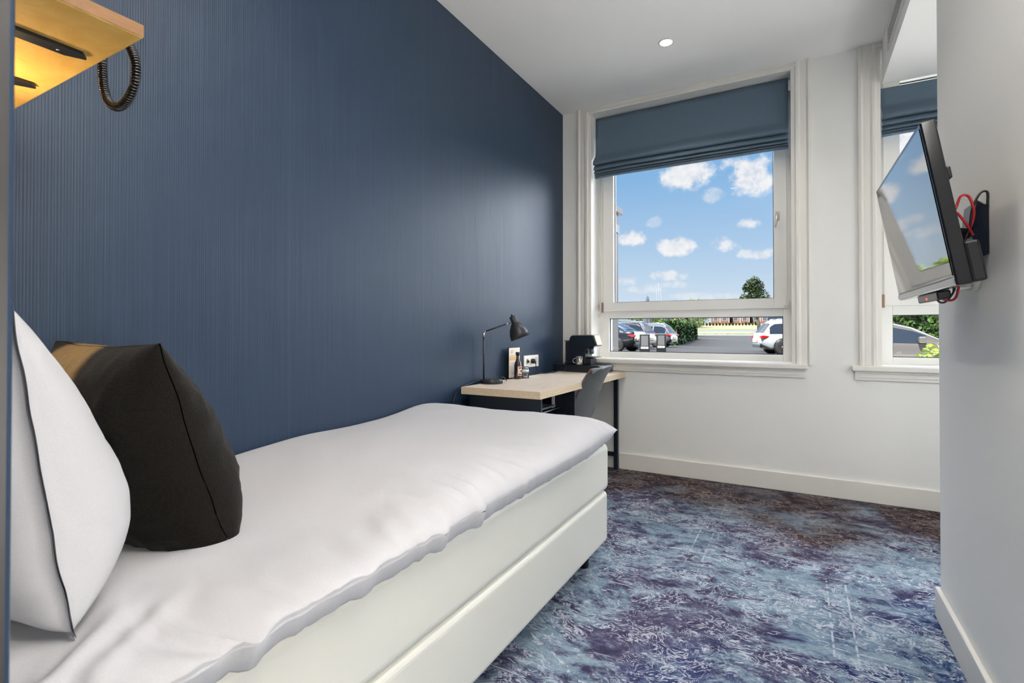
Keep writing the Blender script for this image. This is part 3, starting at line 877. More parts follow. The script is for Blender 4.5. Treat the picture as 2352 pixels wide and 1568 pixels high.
# ---- bottle, tumbler
def at_bottle():
    x, y = .080, 2.940
    t = thing('sauce_bottle', 'dark brown glass bottle with black cap and red and cream label', 'bottle', (x, y, DZ))
    m = MB(); m.lathe([(.0, .001), (.023, .001), (.0262, .006), (.0262, .088), (.023, .104), (.014, .122), (.0115, .134), (.0115, .158), (.0, .158)], (x, y, DZ), 32); m.build('bottle_body', M_BROWNGL, t, world=True)
    m = MB(); m.lathe([(.0145, .157), (.0148, .159), (.0148, .174), (.013, .176), (.0, .176)], (x, y, DZ), 24); m.build('cap', M_BLACKP, t, world=True)
    def arc(a0, a1, z0, z1, r):
        m = MB(); m.grid(lambda u, v: (x + r * cos(a0 + (a1 - a0) * u), y + r * sin(a0 + (a1 - a0) * u), DZ + z0 + (z1 - z0) * v), 12, 1); return m
    lab = arc(radians(-62), radians(60), .022, .082, .0267).build('label', M_PAPERC, t, world=True, normals=False)
    arc(radians(-48), radians(50), .068, .077, .0270).build('label_band', M_RED, lab, world=True, normals=False)
    arc(radians(-48), radians(50), .026, .035, .0270).build('label_band', M_RED, lab, world=True, normals=False)
    arc(radians(-20), radians(30), .043, .060, .0270).build('label_emblem', M_GREENP, lab, world=True, normals=False)
at_bottle()
x, y = .098, 3.008
t = thing('tumbler', 'small upturned clear water glass beside the brown bottle', 'glass', (x, y, DZ))
m = MB(); m.lathe([(.026, .001), (.0275, .001), (.023, .078), (.0, .078), (.0, .072), (.0215, .072), (.026, .001)], (x, y, DZ), 32); m.build('tumbler_glass', M_CLEAR, t, world=True)
m = MB(); m.lathe([(.0262, .040), (.0256, .056)], (x, y, DZ), 32); m.build('paper_band', mat('white_tissue_band', srgb(215, 218, 220), .7), t, world=True, normals=False)

# ---- double socket with plug and lead
t = thing('wall_socket', 'cream double wall socket above the desk with a black plug', 'socket', (0, 3.27, .848))
MB().box((.0005, 3.16, .805), (.012, 3.385, .890)).build('face_plate', M_WHITEP, t, world=True, bevel=.003)
for yy_ in (3.205, 3.272):
    m = MB(); m.lathe([(.021, 0), (.0215, .002), (.019, .002), (.018, .0005), (.0, .0005)], (.0122, yy_, .848), 28, axis=(1, 0, 0)); m.build('outlet', M_WHITEP if yy_ > 3.25 else M_GREYP, t, world=True)
MB().box((.0122, 3.325, .825), (.015, 3.36, .872)).build('usb_insert', M_GREYP, t, world=True, bevel=.001)
m = MB(); m.lathe([(.016, 0), (.018, .004), (.017, .022), (.008, .030), (.0, .03)], (.0145, 3.272, .848), 20, axis=(1, 0, 0)); m.build('plug', M_BLACKP, t, world=True)
m = MB(); m.lathe([(.010, 0), (.011, .003), (.007, .012), (.0, .012)], (.0145, 3.205, .848), 20, axis=(1, 0, 0)); m.build('plug', M_BLACKP, t, world=True)

# ---- coffee corner: capsule drawer box, machine, mugs
BZ = DZ + .001; RB = radians(-9)
box = thing('capsule_drawer_box', 'flat blue-black capsule drawer box on the desk under the coffee machine', 'box', (.222, 3.735, BZ), RB)
bw, bd, bh = .40, .215, .054
m = MB().box((-bw / 2, -bd / 2, 0), (bw / 2 - .004, bd / 2, bh)); m.build('body', M_NAVYBLK, box, bevel=.002)
m = MB().box((bw / 2 - .004, -bd / 2 + .004, .004), (bw / 2 + .008, bd / 2 - .004, bh - .004)); dr = m.build('drawer', M_NAVYBLK, box, bevel=.002)
m = MB(); m.tube([(bw / 2 + .008, -.045, bh / 2 + .004), (bw / 2 + .028, -.040, bh / 2 + .002), (bw / 2 + .030, .03, bh / 2), (bw / 2 + .008, .04, bh / 2 + .004)], .004, 8); m.build('handle', M_CHROME, dr)

mach = thing('coffee_machine', 'blue-black capsule coffee machine with cream front on the drawer box', 'coffee machine', (.215, 3.735, BZ + bh + .001), RB)
S = 1.0
prof = [(-.085, 0), (-.085, .185), (-.078, .212), (-.060, .224), (.085, .226), (.125, .226), (.135, .19), (.152, .155), (.148, .146), (.10, .136), (.073, .128), (.062, .110), (.060, 0)]
m = MB().prism(prof, -.052, .052, 'xz'); m.build('body', M_NAVYBLK, mach, bevel=.006, seg=3)
m = MB(); m.prism([(-.070, .2262), (.124, .2282), (.124, .232), (-.068, .230)], -.046, .046, 'xz'); m.build('top_lid', mat('rose_beige_metal', srgb(190, 172, 166), .3, metal=.6), mach, bevel=.002)
m = MB(); m.prism([(.1262, .226), (.134, .226), (.160, .152), (.1545, .1545), (.1370, .1895)], -.040, .040, 'xz'); m.build('front_badge', M_PAPERC, mach, bevel=.003)
m = MB(); m.lathe([(.0, 0), (.018, 0), (.018, -.05), (.013, -.06), (.0, -.06)], (.088, 0, .142), 24); m.build('coffee_spout', mat('dark_steel', srgb(96, 104, 106), .3, metal=.9), mach)
m = MB(); m.prism([(.062, .052), (.145, .056), (.155, .060), (.062, .066)], -.045, .045, 'xz'); m.build('cup_support', M_NAVYBLK, mach, bevel=.002)
m = MB().box((.060, -.045, .0), (.105, .045, .050)); m.build('drip_tray', M_BLACKP, mach, bevel=.004)
m = MB().box((-.128, -.040, .02), (-.087, .040, .175)); m.build('water_tank', mat('smoked_tank_plastic', srgb(44, 46, 52), .15, spec=.7), mach, bevel=.006)
m = MB().box((-.134, -.043, .176), (-.086, .043, .184)); m.build('tank_lid', M_BLACKP, mach, bevel=.002)
m = MB().box((-.128, -.045, .0), (-.086, .045, .019)); m.build('tank_base', M_NAVYBLK, mach, bevel=.002)
pc = smooth_path([(-.10, -.048, .03), (-.095, -.075, .028), (-.085, -.098, .01), (-.08, -.106, -.02), (-.082, -.125, -.045), (-.12, -.15, -.049)], 6)
pc2 = [Vector(q) for q in pc]
Mm = mach.matrix_basis
cw = [Mm @ q for q in pc2] + smooth_path([Mm @ pc2[-1], Vector((.085, 3.52, DZ + .004)), Vector((.075, 3.44, DZ + .004)), Vector((.060, 3.36, DZ + .005)), Vector((.052, 3.30, DZ + .02)), Vector((.046, 3.275, DZ + .06)), Vector((.044, 3.272, DZ + .095))], 8)[1:]
MB().tube(cw, .003, 8).build('power_cord', M_BLACKP, mach, world=True)

def mug(lx, ly, label, hz, upside=False):
    q = box.matrix_basis @ Vector((lx, ly, bh + .0012))
    t = thing('glass_mug', label, 'mug', q, 0, group=None)
    m = MB(); m.lathe([(.0, .001), (.024, .001), (.027, .006), (.028, hz), (.0262, hz), (.0252, .008), (.0, .006)], (0, 0, 0), 28); m.build('cup', mat('mirror_glass', srgb(196, 192, 184), .08, metal=.85), t)
    m = MB(); m.tube([(-.026, -.004, hz * .75), (-.044, -.006, hz * .72), (-.052, -.008, hz * .5), (-.044, -.006, hz * .25), (-.026, -.004, hz * .2)], .003, 8); m.build('handle', M_CHROME, t)
mug(.02, -.084, 'shiny glass mug standing before the coffee machine', .066)

# ---- chair
def chair():
    cxx, cyy = .42, 3.13
    t = thing('shell_chair', 'grey moulded shell chair pushed in at the desk', 'chair', (cxx, cyy, 0), radians(0))
    # local x: away from the desk (towards the room), y across
    prof = smooth_path([(-.30, 0, .452), (-.26, 0, .462), (-.12, 0, .448), (.0, 0, .450), (.045, 0, .475), (.082, 0, .555), (.118, 0, .655), (.160, 0, .755), (.205, 0, .825), (.216, 0, .836)], 8)
    n = len(prof) - 1
    def shell(u, v, off=0):
        p = prof[min(n, int(round(v * n)))]
        vv = v
        w = .205 - .018 * sstep(.55, .95, vv) - .03 * sstep(.2, 0, vv)
        s_ = (u - .5) * 2
        x = p.x; z = p.z; y = s_ * w
        back = sstep(.40, .62, vv)
        x -= back * .042 * abs(s_) ** 2.4
        z += (1 - back) * .055 * abs(s_) ** 3 * sstep(0, .3, vv)
        z -= sstep(.9, 1, vv) * .03 * abs(s_) ** 3
        z += sstep(.9, 1, vv) * .006 * math.cos(s_ * 3.0)
        return (x, y, z)
    m = MB(); m.grid(shell, 30, n)
    o = m.build('seat_shell', M_GREYCHAIR, t)
    md = o.modifiers.new('solid', 'SOLIDIFY'); md.thickness = .014; md.offset = 0
    bv = o.modifiers.new('bev', 'BEVEL'); bv.width = .005; bv.segments = 3; bv.limit_method = 'ANGLE'
    for s_ in (0.0, 1.0):
        pts = [Vector(shell(s_, v / 60)) for v in range(12, 59)]
        MB().tube(pts, .0034, 6).build('stitched_edge', M_STITCH, o)
    for sx_ in (-1, 1):
        for sy_ in (-1, 1):
            MB().tube([(sx_ * .09 - .10, sy_ * .10, .437), (sx_ * .17 - .06, sy_ * .185, .0)], [.013, .009], 12).build('leg', M_BLACK, t)
    MB().box((-.20, -.11, .425), (.0, .11, .440)).build('seat_frame', M_BLACK, t, bevel=.003)
chair()


# ================================================================== TELEVISION
def tv():
    c = Vector((1.987, 1.954, 1.379)); yw, ti = .017, .169
    a = Vector((sin(yw), -cos(yw), 0)); nr = Vector((-cos(yw), -sin(yw), 0))
    up = Vector((0, 0, 1)) * cos(ti) + nr * sin(ti)
    fw = a.cross(up).normalized()          # away from or towards the wall
    if fw.dot(nr) < 0: fw = -fw
    t = thing('television', 'small flat television with a glossy screen tilted down from the corner wall', 'television', (2.15, 1.954, 1.379))
    def Q(s_, h, d): return c + a * s_ + up * h - fw * d   # d: depth behind the screen face
    def slab(s0, s1, h0, h1, d0, d1):
        m = MB(); vs = [Q(s, h, d) for s in (s0, s1) for h in (h0, h1) for d in (d0, d1)]
        return m.add(vs, [(0, 1, 3, 2), (4, 6, 7, 5), (0, 4, 5, 1), (2, 3, 7, 6), (0, 2, 6, 4), (1, 5, 7, 3)])
    slab(-.355, .355, -.2075, .2075, .0, .032).build('casing', mat('glossy_black_casing', srgb(20, 22, 26), .12, spec=.6), t, world=True, bevel=.004, seg=3)
    slab(-.343, .343, -.182, .195, -.0014, -.0004).build('screen', M_TVSCREEN, t, world=True)
    slab(-.352, .352, -.2035, -.188, -.0030, -.0002).build('silver_trim', M_SILVER, t, world=True, bevel=.001)
    slab(-.335, .350, -.205, -.105, .0322, .062).build('rear_housing', M_BLACKP, t, world=True, bevel=.006)
    slab(-.30, .22, -.12, .085, .0322, .048).build('rear_housing', M_BLACKP, t, world=True, bevel=.006)
    slab(.30, .345, .055, .085, .0322, .042).build('side_button', M_BLACKP, t, world=True, bevel=.003)
    slab(-.12, .12, -.232, -.208, .008, .040).build('control_strip', M_BLACKP, t, world=True, bevel=.004)
    slab(-.006, .004, -.226, -.220, .0065, .0079).build('standby_light', M_LEDOFF, t, world=True)
    # mount
    m = MB(); m.add([(2.150, 1.85, 1.41), (2.150, 2.01, 1.41), (2.150, 1.85, 1.275), (2.150, 2.01, 1.275),
                     (2.128, 1.865, 1.43), (2.128, 1.995, 1.43), (2.118, 1.875, 1.345), (2.118, 1.985, 1.345), (2.128, 1.87, 1.268), (2.128, 1.99, 1.268)],
                    [(0, 4, 5, 1), (4, 6, 7, 5), (6, 8, 9, 7), (2, 3, 9, 8), (0, 2, 8, 6, 4), (1, 5, 7, 9, 3), (0, 1, 3, 2)])
    m.build('wall_bracket', M_NAVYBLK, t, world=True, bevel=.003)
    m = MB(); e = Q(0, -.02, .048)
    m.tube([(2.125, 1.935, 1.345), tuple(e)], .016, 12); m.build('mount_arm', M_BLACK, t, world=True)
    slab(-.05, .05, -.07, .03, .0482, .056).build('mount_plate', M_BLACK, t, world=True, bevel=.002)
    m = MB(); m.tube(smooth_path([(2.050, 1.80, 1.37), (2.078, 1.85, 1.405), (2.090, 1.85, 1.440), (2.108, 1.85, 1.436), (2.118, 1.85, 1.39), (2.110, 1.86, 1.345), (2.095, 1.88, 1.305), (2.085, 1.90, 1.27)], 8), .0034, 8)
    m.tube(smooth_path([(2.046, 1.80, 1.392), (2.076, 1.83, 1.392), (2.098, 1.84, 1.362), (2.117, 1.855, 1.33)], 8), .0034, 8)
    m.tube(smooth_path([(2.040, 1.85, 1.183), (2.044, 1.85, 1.160), (2.062, 1.85, 1.150), (2.078, 1.85, 1.158), (2.086, 1.85, 1.195)], 8), .003, 8)
    m.build('red_cable', M_REDW, t, world=True)
    m = MB(); m.tube(smooth_path([(2.085, 1.87, 1.275), (2.108, 1.855, 1.345), (2.114, 1.85, 1.40), (2.130, 1.85, 1.442), (2.1455, 1.85, 1.445), (2.146, 1.85, 1.41)], 8), .003, 8)
    m.tube(smooth_path([(2.036, 1.86, 1.190), (2.040, 1.86, 1.152), (2.056, 1.86, 1.146), (2.074, 1.86, 1.172), (2.080, 1.86, 1.20)], 8), .0026, 8)
    m.build('black_cable', M_BLACKP, t, world=True)
tv()
t = thing('cable_cover', 'pale grey rounded socket cover on the wall under the television', 'socket', (2.15, 1.95, 1.22))
m = MB(); m.lathe([(.040, 0), (.040, .010), (.034, .018), (.0, .020)], (2.1495, 1.955, 1.222), 32, axis=(-1, 0, 0)); m.build('cover_plate', M_GREYP, t, world=True)
m = MB(); m.tube([(2.132, 1.945, 1.19), (2.09, 1.93, 1.185)], .006, 8); m.build('conduit', M_GREYP, t, world=True)


# ================================================================== OUTSIDE
G = -.045
def ground(name, y0, z0, y1, z1, m, x0=-70, x1=45, thick=.6):
    mb = MB(); mb.prism([(y0, z0), (y1, z1), (y1, z1 - thick), (y0, z0 - thick)], x0, x1, 'yz')
    o = mb.build(name, m); o['kind'] = 'structure'; return o
M_ASPH = mat('asphalt', srgb(37, 36, 35), .85, spec=.2, bump=(40, .3, .01), vary=(.6, .10))
M_KERB = mat('pale_kerb', srgb(92, 88, 82), .8)
M_GRASS = leafmat('verge_grass', srgb(84, 96, 50), srgb(126, 130, 86), 2.0)
M_CANAL = mat('pale_water', srgb(88, 94, 82), .35, vary=(.5, .12))
M_REED = mat('dark_bank', srgb(58, 52, 44), .9)
M_LAWN = leafmat('dry_lawn', srgb(100, 95, 54), srgb(116, 110, 68), .25)
ground('bounce_paving', 4.161, G, 20, G, mat('pale_bounce_paving', srgb(206, 202, 193), .8, bump=(8, .2, .01)))  # unseen pale ground added to bounce daylight up to the ceiling
ground('car_park', 20, G, 45, G, M_ASPH)
ground('access_road', 45, G, 76, .47, M_ASPH)
ground('pavement', 76, .47, 80, .60, M_KERB)
ground('verge', 80, .72, 84, .88, M_GRASS)
ground('canal', 84, .88, 96, 1.20, M_CANAL)
ground('bank', 96, 1.20, 98.5, 1.34, M_REED)
ground('lawn', 98.5, 1.36, 190, 3.75, M_LAWN)
ground('far_lawn', 190, 3.75, 300, 3.75, M_LAWN, -120, 60)

# neighbouring wing of the building on the left
t = thing('building_wing', 'grey clad wing of the building projecting beside the window', 'building', (-2.2, 6.1, G))
MB().box((-4.5, 4.17, G), (-.84, 7.60, 2.92)).build('wall', mat('dark_grey_cladding', srgb(30, 31, 34), .6), t, world=True)
MB().box((-1.1, 7.20, G), (-.815, 7.90, 2.92)).build('pilaster', mat('grey_pilaster', srgb(54, 51, 52), .6), t, world=True)
MB().box((-4.5, 4.17, 2.92), (-.76, 7.98, 3.02)).build('cornice', mat('grey_cornice', srgb(56, 55, 58), .6), t, world=True, bevel=.01)
MB().box((-.835, 7.70, 2.62), (-.80, 7.92, 2.75)).build('wall_light', M_BLACK, t, world=True)


# ---- leaves
def leaves(center, rad, n, size, mname, seed=0, parent=None, name='crown', shape=None, up=0.3):
    R = random.Random(seed); m = MB(); vs = []; fs = []
    c = Vector(center)
    for i in range(n):
        while True:
            p = Vector((R.uniform(-1, 1), R.uniform(-1, 1), R.uniform(-1, 1)))
            if .25 < p.length < 1 and (shape is None or shape(p)): break
        q = c + Vector((p.x * rad[0], p.y * rad[1], p.z * rad[2]))
        a = Vector((R.gauss(0, 1), R.gauss(0, 1), R.gauss(0, up))).normalized()
        b = a.cross(Vector((R.gauss(0, 1), R.gauss(0, 1), R.gauss(0, 1)))).normalized()
        s_ = size * R.uniform(.6, 1.3); k = len(vs)
        vs += [q - a * s_, q + b * s_ * .45, q + a * s_, q - b * s_ * .45]; fs.append((k, k + 1, k + 2, k + 3))
    m.add(vs, fs)
    return m.build(name, mname, parent, world=parent is not None, normals=False)


M_LEAF = leafmat('dark_green_leaves', srgb(24, 40, 20), srgb(56, 72, 30), 1.2)
M_LEAFB = leafmat('mid_green_leaves', srgb(26, 50, 18), srgb(62, 92, 34), 2.2)
M_LEAFY = leafmat('lime_green_leaves', srgb(84, 108, 28), srgb(130, 148, 52), 3)
M_LEAFP = leafmat('pale_green_leaves', srgb(84, 104, 64), srgb(124, 136, 84), .6)
M_TRUNK = mat('tree_bark', srgb(74, 68, 58), .9, bump=(20, .5, .02))

t = thing('street_tree', 'single leafy tree standing beyond the car park, seen near the sash edge', 'tree', (-3.5, 83.2, .85))
MB().tube([(-3.35, 83.2, .80), (-3.5, 83.2, 2.4), (-4.0, 83, 4.6), (-4.1, 82.8, 7.4)], [.30, .26, .2, .08], 10).build('trunk', M_TRUNK, t, world=True)
m = MB(); cr = [(-4.15, 82.8, 8.15, 1.0), (-4.7, 82.8, 7.4, .9), (-3.6, 82.8, 7.5, 1.0), (-4.2, 82.8, 6.5, 1.35), (-5.0, 82.8, 5.7, 1.1), (-3.1, 82.8, 6.0, 1.2), (-4.0, 82.8, 5.2, 1.4), (-2.8, 82.8, 5.2, .9)]
Rr = random.Random(4); vs = []; fs = []
for (cx_, cy_, cz_, r) in cr:
    for i in range(750):
        p = Vector((Rr.gauss(0, 1), Rr.gauss(0, 1), Rr.gauss(0, 1))).normalized() * r * Rr.uniform(.55, 1.05)
        q = Vector((cx_, cy_, cz_)) + p
        if noise.noise(q * 1.3) < -.25: continue
        a = Vector((Rr.gauss(0, 1), Rr.gauss(0, 1), Rr.gauss(0, .6))).normalized(); b = a.cross(Vector((Rr.gauss(0, 1), Rr.gauss(0, 1), Rr.gauss(0, 1)))).normalized()
        s_ = Rr.uniform(.09, .17); k = len(vs); vs += [q - a * s_, q + b * s_ * .6, q + a * s_, q - b * s_ * .6]; fs.append((k, k + 1, k + 2, k + 3))
m.add(vs, fs); m.build('crown', M_LEAF, t, world=True, normals=False)


def hedge(name, label, cat, pts, wdt, z0, z1, mname, n, size, seed, inner):
    """clipped hedge along a line of points"""
    a, b = Vector(pts[0]), Vector(pts[1]); d = (b - a); L = d.length; d.normalize(); nx = Vector((-d.y, d.x, 0))
    t = thing(name, label, cat, tuple((a + b) / 2)[:2] + (z0,))
    m = MB()
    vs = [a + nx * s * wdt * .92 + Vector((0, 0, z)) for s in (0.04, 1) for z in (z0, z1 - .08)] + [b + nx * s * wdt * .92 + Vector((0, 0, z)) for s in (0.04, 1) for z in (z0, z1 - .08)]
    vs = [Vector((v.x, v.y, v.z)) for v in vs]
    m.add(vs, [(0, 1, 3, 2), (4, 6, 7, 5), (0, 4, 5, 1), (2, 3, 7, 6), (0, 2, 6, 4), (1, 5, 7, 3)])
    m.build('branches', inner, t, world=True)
    R = random.Random(seed); vs = []; fs = []
    for i in range(n):
        f = R.random(); s_, h = R.random(), R.random()
        if f < .55: s_ = R.choice((0, 0, 1)) + R.gauss(0, .03)
        elif f < .85: h = 1 + R.gauss(0, .015)
        u = R.random()
        if f >= .85: u = R.choice((0, 1)) + R.gauss(0, .01) / max(L, 1)
        q = a + d * (u * L) + nx * (s_ * wdt) + Vector((0, 0, z0 + (z1 - z0) * h))
        bump = .12 * noise.noise(q * 1.5); q += nx * bump * (1 if s_ > .5 else -1) + Vector((0, 0, bump * .5))
        aa = Vector((R.gauss(0, 1), R.gauss(0, 1), R.gauss(0, 1))).normalized(); bb_ = aa.cross(Vector((R.gauss(0, 1), R.gauss(0, 1), R.gauss(0, 1)))).normalized()
        sz_ = size * R.uniform(.6, 1.3); k = len(vs); vs += [q - aa * sz_, q + bb_ * sz_ * .5, q + aa * sz_, q - bb_ * sz_ * .5]; fs.append((k, k + 1, k + 2, k + 3))
    MB().add(vs, fs).build('foliage', mname, t, world=True, normals=False)
    return t
M_INNER = mat('dark_green_core', srgb(22, 34, 16), .95)  # dark green solid core under the leaves
hedge('hedge', 'low clipped green hedge beside the silver car', 'hedge', [(-6.55, 40.3, 0), (-8.3, 60.0, 0)], .95, G, 1.80, M_LEAFB, 9000, .16, 3, M_INNER)
hedge('tall_hedge', 'tall dense green hedge behind the grey hatchback', 'hedge', [(2.6, 20.2, 0), (12, 20.6, 0)], 1.6, G, 3.35, M_LEAFB, 26000, .10, 5, M_INNER)

for k, (x, y, r, lab, mm) in enumerate([
        (-17.5, 112, 3.2, 'pale green bush on the bank left of the brick houses', M_LEAFP),
        (-18.9, 121, 2.6, 'darker round bush on the bank beside the brick houses', M_LEAFB),
        (-12.0, 70, 2.0, 'leafy pale tree behind the terrace screens beside the hedge', M_LEAFP),
        (-20, 80, 2.0, 'pale tree behind the closed parasol', M_LEAFP),
        (-16.6, 75, 1.8, 'olive green bush behind the hedge top', M_LEAFY)]):
    zb = 1.36 + (y - 98.5) * .0261 if y > 98 else G + (y - 45) * .0166
    t = thing('bush', lab, 'bush', (x, y, zb))
    MB().tube([(x, y, zb), (x, y, zb + r * .8)], .12, 8).build('stem', M_TRUNK, t, world=True)
    leaves((x, y, zb + r * .95), (r, r, r), 2600, .20, mm, 20 + k, t, 'foliage')

# clipped little bushes in a row before the houses
R = random.Random(11)
first = None
for k in range(18):
    x = -20.5 + k * .74; y = 138 + k * .35; zb = 1.36 + (y - 98.5) * .0261
    if first is None:
        first = thing('box_bush', 'small dark bush in the row on the lawn before the brick houses', 'bush', (x, y, zb), group='dark bushes in a row on the far lawn')
        leaves((x, y, zb + .45), (.33, .33, .45), 260, .13, M_LEAF, 77, first, 'foliage')
    else:
        c = first.copy(); COL.objects.link(c); c.matrix_basis = Matrix.Translation((x, y, zb)) @ Matrix.Scale(R.uniform(.75, 1.05), 4)
        for ch in list(first.children):
            d = ch.copy(); COL.objects.link(d); d.parent = c


# ---- brick row houses
M_BRICK = mat('brown_red_brick', srgb(104, 70, 64), .85, vary=(.8, .12))
M_WIN = mat('dark_house_window', srgb(70, 78, 92), .15, spec=.8)
M_RENDER = mat('white_render', srgb(150, 146, 142), .8)
M_ROOF = mat('grey_roof', srgb(110, 104, 106), .8)
def house(x, y, wdt, nb, lab):
    zb = 3.35
    t = thing('row_house_block', lab, 'building', (x, y, zb))
    H_ = 5.2
    MB().box((x, y, zb - .3), (x + wdt, y + 8, zb + H_)).build('wall', M_BRICK, t, world=True)
    m = MB(); m.prism([(y - .3, zb + H_), (y + 8.3, zb + H_), (y + 4, zb + H_ + .9)], x - .1, x + wdt + .1, 'yz'); m.build('roof', M_ROOF, t, world=True)
    for k in range(nb):
        bx = x + wdt * (k + .5) / nb
        for z in (.9, 3.2):
            f = MB().box((bx - .75, y - .06, zb + z), (bx + .75, y - .001, zb + z + 1.35)).build('window', M_RENDER, t, world=True)
            MB().box((bx - .6, y - .09, zb + z + .12), (bx + .6, y - .061, zb + z + 1.23)).build('window_pane', M_WIN, f, world=True)
        MB().box((bx + wdt / nb / 2 - .12, y - .08, zb), (bx + wdt / nb / 2 + .12, y - .002, zb + H_)).build('pilaster', M_RENDER, t, world=True)
house(-22.5, 171.5, 5.2, 2, 'brick house block at the left end of the far row')
house(-17.0, 174.5, 5.2, 2, 'brick house block second from the left in the far row')
house(-11.5, 177.5, 5.2, 2, 'brick house block just left of the street tree trunk')
house(-6.0, 180.5, 5.2, 2, 'brick house block behind the dark sign in the far row')

# mast
t = thing('lattice_mast', 'thin distant lattice mast rising on the horizon', 'mast', (-58.3, 253.2, 3.75))
M_MAST = mat('pale_mast_paint', srgb(120, 122, 128), .6)
for dx in (-1.4, -.0, 1.4):
    h = 24 if dx == 0 else 21.5
    MB().tube([(-58.3 + dx, 253.2, 3.75), (-58.3 + dx * .7, 253.2, 1 + h)], .06, 6).build('antenna_pole', M_MAST, t, world=True)

# closed parasol
x, y = -9.2, 42.1
t = thing('closed_parasol', 'closed dark grey parasol standing behind the parked cars', 'parasol', (x, y, G))
MB().tube([(x, y, G), (x, y, 3.9)], .03, 10).build('pole', M_BLACK, t, world=True)
m = MB()
def par(u, v):
    a = 2 * pi * u; z = 1.35 + 2.65 * v; r = (.34 * (1 - v) ** .55 + .02) * (1 + .12 * cos(8 * a)) * sstep(-.15, .12, v)
    return (x + r * cos(a), y + r * sin(a), z)
m.grid(par, 48, 16, closeu=True); m.build('canopy', mat('slate_parasol_cloth', srgb(70, 76, 84), .8), t, world=True)
MB().box((x - .3, y - .3, G), (x + .3, y + .3, G + .12)).build('base', M_BLACK, t, world=True, bevel=.02)

# glass screens round the terrace
M_SCREEN = glass_mat('terrace_glass', (.86, .92, .90, 1), 1.5)
TP = [(-13.2, 43.4), (-10.95, 44.5), (-8.6, 46.0), (-8.95, 49.4)]
labs = ['glass terrace screen left of the closed parasol', 'glass terrace screen behind the closed parasol', 'short glass terrace screen by the hedge corner']
for k in range(3):
    a, b = TP[k], TP[k + 1]
    t = thing('terrace_screen', labs[k], 'glass screen', ((a[0] + b[0]) / 2, (a[1] + b[1]) / 2, G))
    dx, dy = b[0] - a[0], b[1] - a[1]; L = sqrt(dx * dx + dy * dy); ux, uy = dx / L, dy / L
    P0 = (a[0] + ux * .06, a[1] + uy * .06); P1 = (b[0] - ux * .06, b[1] - uy * .06)
    MB().add([(P0[0], P0[1], G + .5), (P1[0], P1[1], G + .5), (P1[0], P1[1], 2.25), (P0[0], P0[1], 2.25), (P0[0] - uy * .012, P0[1] + ux * .012, G + .5), (P1[0] - uy * .012, P1[1] + ux * .012, G + .5), (P1[0] - uy * .012, P1[1] + ux * .012, 2.25), (P0[0] - uy * .012, P0[1] + ux * .012, 2.25)],
             [(0, 1, 2, 3), (4, 5, 6, 7), (0, 1, 5, 4), (2, 3, 7, 6), (0, 3, 7, 4), (1, 2, 6, 5)]).build('pane', M_SCREEN, t, world=True)
    MB().tube([(P0[0], P0[1], G), (P0[0], P0[1], 2.3)], .045, 6).build('post', M_BLACK, t, world=True)
    MB().tube([(P1[0], P1[1], G), (P1[0], P1[1], 2.3)], .045, 6).build('post', M_BLACK, t, world=True)
    MB().tube([(P0[0], P0[1], 1.62), (P1[0], P1[1], 1.62)], .03, 6).build('rail', M_BLACK, t, world=True)
t = thing('hedge_gate', 'tall black post frame rising over the end of the hedge', 'gate', (-9.6, 62.2, .24))
for xx, yy in ((-10.0, 62.0), (-9.2, 62.4)):
    MB().tube([(xx, yy, .24), (xx, yy, 3.6)], .07, 6).build('post', M_BLACK, t, world=True)

# dark sign
t = thing('car_park_sign', 'dark blue information sign with small pale lettering behind the white car', 'sign', (.6, 32.6, G))
MB().box((.12, 32.45, G), (1.55, 32.60, 2.12)).build('panel', mat('dark_sign_face', srgb(34, 46, 56), .25, spec=.6), t, world=True, bevel=.01)
m = MB(); z = 1.64; x = .33
for wch in (.05, .035, .035, 0, .03, .03, .045, .03, .03, .03, .03):
    if wch: m.box((x, 32.444, z), (x + wch * .75, 32.449, z + .055 if wch < .05 else z + .075))
    x += (wch or .03) + .004
x = .33
for wch in (.04, .03, .03, .03): m.box((x, 32.444, 1.34), (x + wch * .7, 32.449, 1.39)); x += wch + .004
m.build('lettering', mat('pale_yellow_lettering', srgb(205, 205, 140), .6), t, world=True)


